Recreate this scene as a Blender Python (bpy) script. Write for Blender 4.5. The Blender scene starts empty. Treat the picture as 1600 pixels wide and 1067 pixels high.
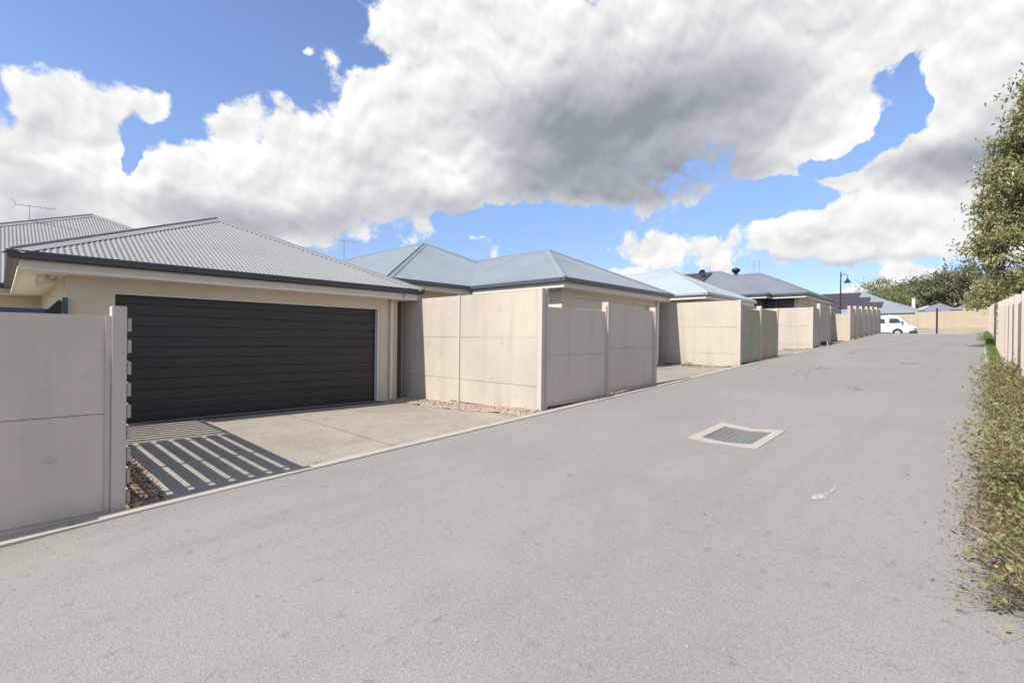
import bpy, bmesh, math, random
import numpy as np
from mathutils import Vector, Matrix
random.seed(7)
rng = np.random.default_rng(7)
sc = bpy.context.scene
C = sc.collection
R_ = math.radians

# ------------------------------------------------------------------ camera
F_PX, YAW, PITCH, ROLL = 764.788, 0.762554, -0.00420776, 0.0116839
cd = bpy.data.cameras.new('camera'); cam = bpy.data.objects.new('camera', cd); C.objects.link(cam)
cd.sensor_width = 36.0; cd.lens = 36.0 * F_PX / 1600.0; cd.clip_start = 0.05; cd.clip_end = 5000
cp, sp = math.cos(PITCH), math.sin(PITCH)
Fv = Vector((math.cos(YAW) * cp, math.sin(YAW) * cp, sp))
Rv = Vector((math.sin(YAW), -math.cos(YAW), 0)); Uv = Rv.cross(Fv)
Rc = Rv * math.cos(ROLL) + Uv * math.sin(ROLL); Uc = -Rv * math.sin(ROLL) + Uv * math.cos(ROLL)
M = Matrix.Identity(4)
for i in range(3):
    M[i][0] = Rc[i]; M[i][1] = Uc[i]; M[i][2] = -Fv[i]
cam.matrix_world = M
sc.camera = cam
sc.view_settings.view_transform = 'Standard'; sc.view_settings.look = 'None'
sc.view_settings.gamma = 1.0; sc.view_settings.exposure = 0.90
sc.view_settings.use_curve_mapping = False

# ------------------------------------------------------------------ sun
SUN = Vector((-1.0, 0.09, 1.04)).normalized()      # towards the sun
sl = bpy.data.lights.new('sun', 'SUN'); so = bpy.data.objects.new('sun', sl); C.objects.link(so)
sl.energy = 3.4; sl.angle = R_(0.5); sl.color = (1.0, 0.945, 0.87)
so.rotation_euler = (-SUN).to_track_quat('-Z', 'Y').to_euler(); so.location = (-20, 2, 30)

# ------------------------------------------------------------------ world: Nishita sky and cumulus clouds by direction
W = bpy.data.worlds.new('World'); sc.world = W; W.use_nodes = True
nt = W.node_tree; nt.nodes.clear()
def N(t, **k):
    n = nt.nodes.new(t)
    for a, b in k.items(): setattr(n, a, b)
    return n
def S(n, i, v):
    if hasattr(v, 'is_output') or isinstance(v, bpy.types.NodeSocket): nt.links.new(v, n.inputs[i])
    else: n.inputs[i].default_value = v
def MA(op, a, b=None, c=None, clamp=False):
    n = N('ShaderNodeMath', operation=op); n.use_clamp = clamp
    S(n, 0, a)
    if b is not None: S(n, 1, b)
    if c is not None: S(n, 2, c)
    return n.outputs[0]
def VM(op, a, b=None, c=None):
    n = N('ShaderNodeVectorMath', operation=op)
    S(n, 0, a)
    if b is not None: S(n, 1, b)
    if c is not None: S(n, 2, c)
    return n.outputs['Value'] if op in ('LENGTH', 'DOT_PRODUCT') else n.outputs[0]
def RAMP(x, a, b, lo=0.0, hi=1.0, kind='SMOOTHSTEP'):
    n = N('ShaderNodeMapRange', interpolation_type=kind)
    for i, v in enumerate((x, a, b, lo, hi)): S(n, i, v)
    return n.outputs[0]
def NOISE(v, scale, detail=6, rough=0.55, dist=0.0, lac=2.0):
    n = N('ShaderNodeTexNoise'); S(n, 'Vector', v); S(n, 'Scale', scale); S(n, 'Detail', detail)
    S(n, 'Roughness', rough); S(n, 'Distortion', dist); S(n, 'Lacunarity', lac)
    return n
tc = N('ShaderNodeTexCoord'); D = tc.outputs['Generated']
sky = N('ShaderNodeTexSky', sky_type='NISHITA'); sky.sun_disc = False
sky.sun_elevation = math.asin(SUN.z); sky.sun_rotation = math.atan2(SUN.x, SUN.y)
sky.air_density = 1.0; sky.dust_density = 0.5; sky.ozone_density = 2.2
sx = N('ShaderNodeSeparateXYZ'); S(sx, 0, D)
fw = VM('DOT_PRODUCT', D, (math.cos(YAW), math.sin(YAW), 0)); rt = VM('DOT_PRODUCT', D, (math.sin(YAW), -math.cos(YAW), 0))
az = MA('ARCTAN2', rt, fw); el = MA('ARCSINE', sx.outputs[2])
ae = N('ShaderNodeCombineXYZ'); S(ae, 0, az); S(ae, 1, el); P0 = ae.outputs[0]
def build_density(Doff, Pin):
    """cloud field at direction Doff (3D, for noise) and az/el Pin (for the big shapes)"""
    n1 = NOISE(Doff, 5.5, 9, 0.56, 0.0)
    warp = VM('MULTIPLY_ADD', n1.outputs['Color'], (0.12, 0.12, 0), (-0.06, -0.06, 0))
    P = VM('ADD', Pin, warp)
    return n1, P
def px(u, v):      # photograph pixel -> azimuth / elevation of that sky direction
    x = (u - 800) / 765.0; y = (535 + (u - 800) * 0.0117 - v) / 765.0
    a = math.atan(x); return a, math.atan(y * math.cos(a))
def blobs(P, lst, base=None):
    out = base
    for (u, v, ru, rv, w) in lst:
        a, e = px(u, v); a1, _ = px(u + ru, v); a0, _ = px(u - ru, v)
        _, e1 = px(u, v - rv); _, e0 = px(u, v + rv)
        ra, re = (a1 - a0) / 2, (e1 - e0) / 2
        q = VM('MULTIPLY_ADD', P, (1 / ra, 1 / re, 0), (-a / ra, -e / re, 0))
        d = MA('MULTIPLY_ADD', VM('LENGTH', q), -w, w)
        if out is None: out = d
        else:
            n = N('ShaderNodeMath', operation='SMOOTH_MAX'); S(n, 0, out); S(n, 1, d); S(n, 2, 0.30); out = n.outputs[0]
    return out
CL = [(1385,85,75,50,1.3),(1475,150,50,90,1.3),(1330,190,70,60,1.2),(75,230,75,70,1.6),(640,230,120,85,1.6),(700,110,100,90,1.6),(430,290,90,60,1.4),(115,200,104,84,1.4),(135,290,120,120,1.5),(10,300,120,110,1.8),(25,250,60,45,1.2),(1560,130,130,200,1.8),(1500,260,150,70,1.6),(560,300,170,80,1.3),(350,320,220,90,1.4),(1000,130,360,160,1.8),(760,190,150,130,1.6),(1540,200,80,90,1.5),(228,160,44,32,.8),(60,370,230,95,1),
      (262,290,75,50,1),(370,215,66,62,1),(455,240,60,62,1),(330,275,90,60,1),(300,350,200,85,1),(460,330,210,95,1),(590,250,95,85,1),
      (600,155,90,55,1),(665,50,105,110,1),(720,230,170,150,1),(820,80,240,200,1),(960,190,320,150,1),(1120,60,330,150,1),
      (1230,170,210,120,1),(910,290,220,60,1),(1330,50,130,90,1),(1235,240,150,60,1),(522,100,24,20,.5),(485,94,11,9,.4),
      (1590,90,125,170,1),(1560,250,150,70,1),(1450,285,130,40,1),(1330,290,110,20,.7),(1500,40,110,90,1),
      (1010,402,72,42,1),(1112,402,44,32,1),(1205,370,82,55,1),(1295,372,120,50,1),(1405,355,140,62,1),(1510,345,140,62,1),
      (1425,432,70,22,.8),(1340,458,70,16,.8),(820,357,70,8,.6),(1000,442,110,14,.6),(1600,470,120,50,.8)]
n1, P = build_density(D, P0)
field = blobs(P, CL)
cut = blobs(P, [(1432,165,20,48,.9),(1398,226,26,32,.9),(1320,262,70,20,1),(1200,318,95,24,1),(790,352,100,22,1),(195,235,14,40,.7)])
# generic cumulus away from the part of the sky the photo shows
ng = NOISE(D, 1.6, 4, 0.5)
away = MA('MAXIMUM', RAMP(MA('ABSOLUTE', az), 0.86, 1.15), RAMP(el, 0.72, 0.95))
gen = MA('MULTIPLY_ADD', ng.outputs[0], 3.4, -1.62)
mixf = N('ShaderNodeMix', data_type='FLOAT'); S(mixf, 0, away); S(mixf, 2, MA('SUBTRACT', field, MA('MULTIPLY', MA('MAXIMUM', MA('ADD', cut, 0.35), 0.0), 1.25))); S(mixf, 3, gen)
body = mixf.outputs[0]
def billow(v):
    w1 = NOISE(v, 7.0, 3, 0.5); vv = VM('MULTIPLY_ADD', w1.outputs['Color'], (0.10, 0.10, 0.10), v)
    n_ = NOISE(vv, 7.0, 13, 0.60).outputs[0]; o = MA('MULTIPLY', n_, 0.62)
    for sc_, am in ((9.0, 0.30), (23.0, 0.16)):
        q = N('ShaderNodeTexVoronoi', feature='F1'); S(q, 'Vector', vv); S(q, 'Scale', sc_); S(q, 'Detail', 0.0)
        o = MA('MULTIPLY_ADD', MA('SUBTRACT', 0.9, q.outputs['Distance']), am, o)
    return o, n_
b0, nn = billow(D)
off = VM('ADD', D, tuple(Vector((-0.50, -0.1, 0.86)) * 0.016))
b1, _ = billow(off)
nf2 = NOISE(D, 26.0, 9, 0.64, 0.2)
nfine = MA('MULTIPLY_ADD', MA('SUBTRACT', nf2.outputs[0], 0.5), 0.42, MA('SUBTRACT', b0, 0.535))
dens = MA('MULTIPLY_ADD', nfine, 2.3, MA('MINIMUM', body, 1.6))
mask = RAMP(dens, -0.07, 0.20)
rel = MA('SUBTRACT', b0, b1)
na = NOISE(D, 3.0, 5, 0.5, 0.1)
GREY = [(960,180,330,90,1.0),(1000,290,260,60,1.3),(880,250,180,80,.8),(1130,200,180,110,.5),(690,325,190,45,.9),(1480,262,150,45,.9),(330,340,160,45,.75),(500,350,180,40,.75),
        (60,335,160,70,.7),(1300,410,260,16,.6),(1560,230,110,80,.45),(1080,90,240,120,.35),(560,250,80,50,.3)]
gs = None
for g in GREY:
    a, e = px(g[0], g[1]); a1, _ = px(g[0] + g[2], g[1]); a0, _ = px(g[0] - g[2], g[1]); _, e1 = px(g[0], g[1] - g[3]); _, e0 = px(g[0], g[1] + g[3])
    q = VM('MULTIPLY_ADD', P, (2 / (a1 - a0), 2 / (e1 - e0), 0), (-2 * a / (a1 - a0), -2 * e / (e1 - e0), 0))
    t = MA('MULTIPLY', RAMP(VM('LENGTH', q), 1.25, 0.0), g[4])
    gs = t if gs is None else MA('ADD', gs, t)
gs = MA('MULTIPLY', MA('MINIMUM', gs, 1.35), RAMP(na.outputs[0], 0.3, 0.7, 0.8, 1.12))
thick = RAMP(dens, 0.1, 1.0)
br = MA('MULTIPLY_ADD', gs, -0.44, 0.985)
br = MA('MULTIPLY_ADD', thick, -0.06, br)
br = MA('MULTIPLY_ADD', rel, RAMP(gs, 0.0, 0.9, 1.35, 0.5), br)
br = MA('MULTIPLY_ADD', MA('SUBTRACT', nn, 0.5), 0.22, br)
br = MA('MINIMUM', MA('MAXIMUM', br, 0.36), 1.04)
cc = N('ShaderNodeMix', data_type='RGBA'); S(cc, 0, RAMP(br, 0.35, 0.95)); cc.inputs[6].default_value = (0.87, 0.94, 1.06, 1); cc.inputs[7].default_value = (1.0, 1.0, 1.0, 1)
cs = VM('SCALE', cc.outputs[2]); nt.links.new(MA('MULTIPLY', br, 5.0), nt.nodes[-2].inputs[3]) if False else None
vs = N('ShaderNodeVectorMath', operation='SCALE'); S(vs, 0, cc.outputs[2]); S(vs, 3, MA('MULTIPLY', br, 5.15))
skc = N('ShaderNodeMix', data_type='RGBA', blend_type='MULTIPLY'); S(skc, 0, 1.0); S(skc, 6, sky.outputs[0]); tn = N('ShaderNodeMix', data_type='RGBA'); S(tn, 0, RAMP(el, 0.0, 0.42)); tn.inputs[6].default_value = (0.66, 0.68, 0.84, 1); tn.inputs[7].default_value = (1.02, 1.02, 1.14, 1); S(skc, 7, tn.outputs[2])
fin = N('ShaderNodeMix', data_type='RGBA'); S(fin, 0, MA('MULTIPLY', mask, RAMP(el, 0.0, 0.03))); S(fin, 6, skc.outputs[2]); S(fin, 7, vs.outputs[0])
bg = N('ShaderNodeBackground'); S(bg, 0, fin.outputs[2]); S(bg, 1, 0.10)
wo = N('ShaderNodeOutputWorld'); S(wo, 0, bg.outputs[0])

# ------------------------------------------------------------------ materials
def mat(name, col, rough=0.8, metal=0.0, spec=0.3, layers=(), bump=(), coat=0.0):
    """layers: (scale, detail, lo, hi, colour, amount[, stretch]) mixed over the base colour; bump: (scale, strength, distance)"""
    m = bpy.data.materials.new(name); m.use_nodes = True; t = m.node_tree; t.nodes.clear()
    o = t.nodes.new('ShaderNodeOutputMaterial'); b = t.nodes.new('ShaderNodeBsdfPrincipled'); t.links.new(b.outputs[0], o.inputs[0])
    b.inputs['Roughness'].default_value = rough; b.inputs['Metallic'].default_value = metal
    b.inputs['Specular IOR Level'].default_value = spec; b.inputs['Coat Weight'].default_value = coat
    co = t.nodes.new('ShaderNodeTexCoord'); cur = None
    for L in layers:
        sc_, det, lo, hi, c2, amt = L[:6]
        mp = t.nodes.new('ShaderNodeMapping'); t.links.new(co.outputs['Object'], mp.inputs[0])
        if len(L) > 6: mp.inputs['Scale'].default_value = L[6]
        mp.inputs['Location'].default_value = (sc_ * 1.3 % 7, sc_ * .7 % 5, 3.1)
        n = t.nodes.new('ShaderNodeTexNoise'); t.links.new(mp.outputs[0], n.inputs['Vector']); n.inputs['Scale'].default_value = sc_; n.inputs['Detail'].default_value = det
        r = t.nodes.new('ShaderNodeMapRange'); t.links.new(n.outputs[0], r.inputs[0])
        r.inputs[1].default_value = lo; r.inputs[2].default_value = hi; r.inputs[3].default_value = 0; r.inputs[4].default_value = amt
        x = t.nodes.new('ShaderNodeMix'); x.data_type = 'RGBA'; t.links.new(r.outputs[0], x.inputs[0])
        if cur is None: x.inputs[6].default_value = (*col, 1)
        else: t.links.new(cur, x.inputs[6])
        x.inputs[7].default_value = (*c2, 1); cur = x.outputs[2]
    if cur is None: b.inputs['Base Color'].default_value = (*col, 1)
    else: t.links.new(cur, b.inputs['Base Color'])
    last = None
    for (sc_, st, di) in bump:
        n = t.nodes.new('ShaderNodeTexNoise'); t.links.new(co.outputs['Object'], n.inputs['Vector']); n.inputs['Scale'].default_value = sc_; n.inputs['Detail'].default_value = 4
        u = t.nodes.new('ShaderNodeBump'); t.links.new(n.outputs[0], u.inputs['Height']); u.inputs['Strength'].default_value = st; u.inputs['Distance'].default_value = di
        if last: t.links.new(last, u.inputs['Normal'])
        last = u.outputs[0]
    if last: t.links.new(last, b.inputs['Normal'])
    return m
def island_mat(name, cols, rough=0.6, trans=0.0, spec=0.3):
    m = bpy.data.materials.new(name); m.use_nodes = True; t = m.node_tree; t.nodes.clear()
    o = t.nodes.new('ShaderNodeOutputMaterial'); b = t.nodes.new('ShaderNodeBsdfPrincipled')
    b.inputs['Roughness'].default_value = rough; b.inputs['Specular IOR Level'].default_value = spec
    g = t.nodes.new('ShaderNodeNewGeometry'); r = t.nodes.new('ShaderNodeValToRGB'); r.color_ramp.interpolation = 'LINEAR'
    t.links.new(g.outputs['Random Per Island'], r.inputs[0])
    e = r.color_ramp.elements; e[0].position = 0; e[0].color = (*cols[0], 1); e[1].position = 1; e[1].color = (*cols[-1], 1)
    for i, c in enumerate(cols[1:-1]):
        k = e.new((i + 1) / (len(cols) - 1)); k.color = (*c, 1)
    t.links.new(r.outputs[0], b.inputs['Base Color'])
    if trans:
        tr = t.nodes.new('ShaderNodeBsdfTranslucent'); t.links.new(r.outputs[0], tr.inputs[0]); mx = t.nodes.new('ShaderNodeMixShader'); mx.inputs[0].default_value = trans
        t.links.new(b.outputs[0], mx.inputs[1]); t.links.new(tr.outputs[0], mx.inputs[2]); t.links.new(mx.outputs[0], o.inputs[0])
    else: t.links.new(b.outputs[0], o.inputs[0])
    return m
MT = {}
MT['asphalt'] = mat('asphalt', (.250, .234, .210), .9, layers=[
    (.30, 4, .40, .62, (.280, .262, .236), .9), (.9, 5, .50, .72, (.215, .203, .190), .55, (.16, 1.6, 1)), (3.0, 6, .55, .72, (.205, .192, .178), .3, (1, 2, 1)), (9.0, 7, .64, .72, (.16, .148, .132), .55), (1.6, 7, .60, .68, (.30, .285, .262), .22, (.5, 1, 1)),
    (85, 3, .50, .66, (.14, .134, .13), .5), (130, 2, .57, .66, (.43, .41, .385), .5), (1.1, 6, .62, .72, (.29, .275, .255), .5)],
    bump=[(110, .55, .006), (30, .2, .01)])
MT['concrete_kerb'] = mat('concrete_kerb', (.40, .36, .295), .9, layers=[(2, 5, .5, .75, (.33, .30, .25), .6), (60, 3, .5, .7, (.34, .31, .27), .4)], bump=[(80, .3, .004)])
MT['driveway'] = mat('driveway_concrete', (.345, .308, .245), .88, layers=[(.8, 5, .42, .66, (.25, .22, .175), .8), (3, 6, .52, .7, (.21, .185, .15), .5), (75, 3, .48, .64, (.14, .125, .105), .7), (120, 2, .56, .66, (.50, .46, .39), .6)], bump=[(120, .35, .004)])
MT['fence'] = mat('wall_render', (.51, .450, .355), .92, layers=[
    (.9, 6, .45, .72, (.43, .38, .31), .7), (1.0, 6, .50, .70, (.36, .315, .265), .75, (3.2, 3.2, .35)), (.6, 5, .5, .68, (.40, .355, .30), .75), (5, 6, .60, .72, (.34, .30, .25), .4),
    (260, 2, .45, .7, (.42, .37, .315), .5)], bump=[(240, .25, .003), (5, .15, .01)])
MT['fence_rose'] = mat('rosy_wall_render', (.57, .487, .402), .92, layers=[(.9, 6, .45, .72, (.50, .43, .355), .7), (1.0, 6, .52, .70, (.43, .368, .305), .6, (3.2, 3.2, .35)), (5, 6, .60, .72, (.41, .352, .29), .4), (260, 2, .45, .7, (.49, .42, .35), .5)], bump=[(240, .25, .003), (5, .15, .01)])
MT['fence_reflection'] = mat('reflection_tinted_render', (.40, .355, .27), .9, layers=[(.55, 3, .42, .62, (.30, .33, .21), .9), (.7, 3, .5, .68, (.42, .29, .22), .8), (5, 6, .60, .72, (.30, .28, .2), .4)])  # green and reddish layers put a reflection's tint into the colour; last layer mottles
MT['post'] = mat('wall_post_render', (.50, .435, .375), .9, layers=[(1.2, 5, .5, .75, (.43, .38, .33), .5), (200, 2, .45, .7, (.46, .41, .36), .4)], bump=[(200, .2, .003)])
MT['cream'] = mat('cream_render', (.61, .525, .41), .9, layers=[(1.2, 5, .5, .75, (.49, .42, .33), .5), (180, 2, .45, .7, (.50, .43, .34), .5)], bump=[(180, .3, .003)])
MT['sand'] = mat('sand_render', (.42, .355, .26), .9, layers=[(.5, 5, .45, .7, (.38, .315, .21), .6), (2, 5, .55, .7, (.33, .28, .20), .4, (1, 1, .3))])
MT['pale'] = mat('pale_render', (.58, .55, .48), .9, layers=[(1.2, 5, .5, .75, (.52, .49, .43), .5)], bump=[(180, .2, .003)])
MT['darkwall'] = mat('dark_board', (.095, .10, .11), .8, layers=[(2, 4, .5, .7, (.12, .125, .135), .5)])
MT['trim'] = mat('cream_paint', (.66, .61, .52), .55, layers=[(3, 4, .55, .75, (.55, .50, .42), .35)])
MT['white'] = mat('white_paint', (.74, .73, .69), .5, layers=[(3, 4, .55, .75, (.64, .62, .58), .3)])
MT['soffit'] = mat('soffit_paint', (.74, .72, .66), .7)
MT['gutter_dark'] = mat('charcoal_gutter', (.055, .058, .065), .35, .2, .5)
MT['gutter_blue'] = mat('slate_gutter', (.13, .145, .17), .35, .3, .5)
MT['gutter_pale'] = mat('pale_gutter', (.50, .52, .52), .4, .2, .5)
MT['door_dark'] = mat('charcoal_door', (.026, .025, .026), .42, .0, .42, layers=[(1.5, 5, .4, .7, (.034, .032, .031), .8, (.3, 1, 3))], bump=[(160, .35, .002)])
MT['door_cream'] = mat('cream_door', (.60, .555, .46), .5)
def roof_mat(n, c):
    d = tuple(x * .82 for x in c)
    return mat(n, c, .55, .0, .25, layers=[(.7, 4, .45, .7, d, .5), (9, 5, .55, .75, d, .4)])
MT['roof_grey'] = roof_mat('grey_steel_roof', (.272, .277, .260)); MT['roof_blue'] = roof_mat('blue_grey_steel_roof', (.23, .258, .28))
MT['roof_pale'] = roof_mat('pale_steel_roof', (.37, .405, .41)); MT['roof_slate'] = roof_mat('slate_steel_roof', (.185, .20, .225))
MT['roof_cap'] = roof_mat('grey_steel_cap', (.30, .305, .295))
MT['screw'] = mat('screw_steel', (.16, .165, .17), .5, .5)
MT['black'] = mat('black_metal', (.018, .019, .022), .45, .2, .5)
MT['navy'] = mat('blue_black_steel', (.035, .055, .12), .3, .3, .6)
MT['steel'] = mat('galvanised_steel', (.30, .32, .34), .45, .7, .5, layers=[(8, 4, .4, .7, (.20, .19, .18), .6)])
MT['grate_steel'] = mat('grate_steel', (.17, .18, .185), .75, .0, .5, layers=[(6, 4, .5, .7, (.25, .19, .13), .5)])
MT['stain'] = mat('grey_smudge', (.45, .385, .32), .9)
MT['pit'] = mat('pit_dark', (.012, .013, .015), .95)
MT['alu'] = mat('aerial_metal', (.42, .42, .42), .4, .6)
MT['slat'] = mat('fence_slat_paint', (.48, .43, .37), .6, layers=[(4, 4, .5, .7, (.40, .36, .31), .5)])
MT['soil'] = mat('soil', (.085, .07, .055), .95, layers=[(12, 5, .4, .7, (.16, .13, .10), .7), (60, 3, .5, .7, (.05, .042, .035), .6)], bump=[(50, .6, .02)])
MT['verge'] = mat('dry_verge', (.20, .175, .12), .95, layers=[(.5, 5, .4, .65, (.13, .15, .06), .7), (20, 5, .4, .7, (.27, .23, .16), .7)], bump=[(20, .6, .03)])
MT['bark'] = mat('bark', (.16, .125, .10), .9, layers=[(4, 5, .4, .7, (.30, .27, .23), .7, (3, 3, .5))], bump=[(20, .6, .02)])
MT['panel'] = mat('solar_glass', (.05, .048, .055), .5, .0, .3, layers=[(.3, 2, .3, .7, (.065, .055, .06), .6)])
MT['van'] = mat('white_van_paint', (.76, .77, .78), .25, 0, .5, coat=.5)
MT['glass'] = mat('van_glass', (.03, .042, .045), .08, 0, .6)
MT['tyre'] = mat('tyre_rubber', (.02, .02, .02), .85)
MT['rim'] = mat('wheel_rim', (.55, .55, .56), .3, .6)
MT['plastic'] = mat('bumper_plastic', (.05, .052, .055), .6)
MT['lens'] = mat('lamp_lens', (.55, .57, .6), .12, 0, .6)
MT['amber'] = mat('amber_lens', (.6, .25, .05), .2)
MT['chalk'] = mat('white_paint_scuff', (.46, .445, .42), .9, layers=[(40, 4, .42, .58, (.28, .27, .25), .9)])
MT['scuff'] = mat('dark_scuff', (.20, .18, .165), .95)
MT['litter'] = island_mat('dry_leaf', [(.12, .07, .035), (.22, .13, .06), (.35, .25, .14)], .8)
MT['gravel'] = island_mat('river_gravel', [(.30, .21, .15), (.42, .33, .25), (.22, .16, .12), (.46, .39, .31), (.34, .24, .17), (.52, .47, .40)], .75)
MT['mulch'] = island_mat('wood_mulch', [(.16, .10, .06), (.36, .25, .16), (.07, .05, .035), (.45, .34, .23)], .9)
MT['leaf'] = island_mat('tree_leaf', [(.16, .19, .06), (.23, .25, .09), (.33, .33, .15), (.20, .225, .08), (.36, .32, .19), (.27, .29, .11), (.31, .31, .15), (.36, .19, .10)], .4, .3, .5)
MT['leaf_far'] = island_mat('far_leaf', [(.07, .085, .04), (.13, .145, .07), (.19, .19, .11), (.10, .115, .06), (.17, .15, .10)], .7, .15)
MT['leaf_far_b'] = island_mat('far_leaf_bright', [(.14, .17, .055), (.19, .21, .08), (.24, .24, .12), (.16, .18, .07)], .7, .2)
MT['weed_leaf'] = island_mat('weed_leaf', [(.12, .16, .04), (.20, .24, .07), (.28, .29, .10), (.16, .17, .06), (.34, .25, .13), (.24, .30, .09), (.18, .25, .06), (.22, .13, .09), (.17, .24, .06)], .6, .25)
MT['weed_stem'] = island_mat('weed_stem', [(.15, .075, .055), (.24, .13, .095), (.36, .26, .18), (.11, .065, .048), (.50, .41, .28)], .8)
MT['grass'] = island_mat('grass_blade', [(.10, .17, .03), (.16, .23, .05), (.22, .27, .07), (.30, .27, .13)], .6, .3)
MT['flower'] = mat('yellow_flower', (.8, .5, .02), .6)

# ------------------------------------------------------------------ helpers
def link(name, me, m=None, parent=None, smooth=False):
    o = bpy.data.objects.new(name, me); C.objects.link(o)
    if m is not None: me.materials.append(m)
    if parent is not None: o.parent = parent; o.matrix_parent_inverse = parent_inv(parent)
    if smooth: me.polygons.foreach_set('use_smooth', [True] * len(me.polygons))
    return o
def parent_inv(p):      # geometry is written in world coordinates; parents only translate
    return Matrix.Translation(-p.location) if p.parent is None else Matrix.Identity(4)
def tag(o, label=None, cat=None, group=None, kind=None):
    if label: o['label'] = label
    if cat: o['category'] = cat
    if group: o['group'] = group
    if kind: o['kind'] = kind
    return o
def thing(name, loc, label, cat, group=None):
    o = bpy.data.objects.new(name, None); C.objects.link(o); o.location = loc; o.empty_display_size = .2
    return tag(o, label, cat, group)
class MB:
    def __init__(s): s.v = []; s.f = []
    def add(s, vs, fs):
        k = len(s.v); s.v += [tuple(p) for p in vs]; s.f += [tuple(i + k for i in f) for f in fs]; return s
    def box(s, x0, x1, y0, y1, z0, z1):
        return s.add([(x0,y0,z0),(x1,y0,z0),(x1,y1,z0),(x0,y1,z0),(x0,y0,z1),(x1,y0,z1),(x1,y1,z1),(x0,y1,z1)],
                     [(0,3,2,1),(4,5,6,7),(0,1,5,4),(1,2,6,5),(2,3,7,6),(3,0,4,7)])
    def obox(s, a, b, w, h, up=Vector((0, 0, 1))):   # oriented bar from a to b
        a, b = Vector(a), Vector(b); d = (b - a).normalized()
        r = d.cross(up); r = r.normalized() if r.length > 1e-4 else Vector((1, 0, 0)); u = r.cross(d).normalized()
        vs = [p + r * i * w / 2 + u * j * h / 2 for p in (a, b) for i, j in ((-1,-1),(1,-1),(1,1),(-1,1))]
        return s.add(vs, [(0,3,2,1),(4,5,6,7),(0,1,5,4),(1,2,6,5),(2,3,7,6),(3,0,4,7)])
    def tube(s, pts, r, n=8, caps=True):
        pts = [Vector(p) for p in pts]; rs = r if isinstance(r, (list, tuple)) else [r] * len(pts); k = len(s.v)
        ref = Vector((0, 0, 1))
        for i, p in enumerate(pts):
            d = (pts[min(i + 1, len(pts) - 1)] - pts[max(i - 1, 0)]).normalized()
            if abs(d.dot(ref)) > .98: rr = Vector((1, 0, 0))
            else: rr = ref
            a = d.cross(rr).normalized(); b = d.cross(a).normalized()
            for j in range(n):
                t = 2 * math.pi * j / n; s.v.append(tuple(p + (a * math.cos(t) + b * math.sin(t)) * rs[i]))
        for i in range(len(pts) - 1):
            for j in range(n):
                s.f.append((k + i*n + j, k + i*n + (j+1) % n, k + (i+1)*n + (j+1) % n, k + (i+1)*n + j))
        if caps: s.f.append(tuple(k + j for j in range(n))[::-1]); s.f.append(tuple(k + (len(pts)-1)*n + j for j in range(n)))
        return s
    def prism(s, poly, axis, a, b):      # poly of 2D points, extruded along axis from a to b
        n = len(poly)
        def mk(p, t):
            q = list(p); q.insert(axis, t); return tuple(q)
        vs = [mk(p, a) for p in poly] + [mk(p, b) for p in poly]
        fs = [tuple(range(n)), tuple(range(2*n - 1, n - 1, -1))] + [(i, n + i, n + (i+1) % n, (i+1) % n) for i in range(n)]
        return s.add(vs, fs)
    def build(s, name, m, parent=None, bevel=0, smooth=False, recalc=True):
        me = bpy.data.meshes.new(name); me.from_pydata(s.v, [], s.f)
        if recalc or bevel:
            bm = bmesh.new(); bm.from_mesh(me)
            if recalc: bmesh.ops.recalc_face_normals(bm, faces=bm.faces)
            if bevel:
                es = [e for e in bm.edges if len(e.link_faces) == 2 and e.calc_face_angle(0) > .6]
                bmesh.ops.bevel(bm, geom=es, offset=bevel, segments=2, affect='EDGES', clamp_overlap=True)
            bm.to_mesh(me); bm.free()
        me.update(); return link(name, me, m, parent, smooth)
def raw(name, V, Fq, m, parent=None, smooth=False):      # fast path for big arrays of quads / tris
    me = bpy.data.meshes.new(name); V = np.asarray(V, np.float32); Fq = np.asarray(Fq, np.int32); n, k = Fq.shape
    me.vertices.add(len(V)); me.vertices.foreach_set('co', V.ravel()); me.loops.add(n * k); me.loops.foreach_set('vertex_index', Fq.ravel())
    me.polygons.add(n); me.polygons.foreach_set('loop_start', np.arange(0, n * k, k, dtype=np.int32))
    me.update(calc_edges=True); return link(name, me, m, parent, smooth)

# ------------------------------------------------------------------ the lie of the land
def zk(x):                 # height of the lane along its length; crest about x = 49, then the cross street
    if x < -6: return -1.65 - .0515 * 6 - .03 * (abs(x) - 6) if x > -40 else -1.65 - .309 - 1.02
    if x <= 46: return -1.65 + .0515 * x - .03 * max(0, 1 - abs(x - .0) / 1.5)
    if x <= 52: t = (x - 46) / 6; return .719 + .309 * t * (1 - t) * 1.0 + .06 * t
    if x <= 56: t = (x - 52) / 4; return .779 - .13 * t
    if x <= 62: return .649
    if x <= 67: return .649 + .08 * (x - 62)
    return 1.05
YL, YR = 5.55, -.14        # lane edges
def zl(x, y):              # lane surface, dished towards its centre
    t = (y - 2.6) / 3.0
    return zk(x) - .045 * max(0, 1 - t * t) * (1 if x < 46 else max(0, 1 - (x - 46) / 4))
def ground_z(x, y):
    b = zk(x)
    if x > 67: b = 1.05 + (max(0, x - 71)) * .012
    if -.9 < y < 5.8: return b - .12
    if y >= 5.8: return b - .32
    return b - .12
def axis_pts(spec):
    out = []
    for a, b, n in spec: out += list(np.linspace(a, b, n, endpoint=False))
    return out + [spec[-1][1]]
gx = axis_pts([(-1500,-200,4),(-200,-40,8),(-40,0,10),(0,46,24),(46,72,26),(72,120,12),(120,400,10),(400,3000,6)])
gy = axis_pts([(-2500,-300,5),(-300,-40,8),(-40,-1.0,8),(-1.0,5.75,8),(5.75,6.0,2),(6,40,14),(40,300,10),(300,2500,6)])
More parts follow.
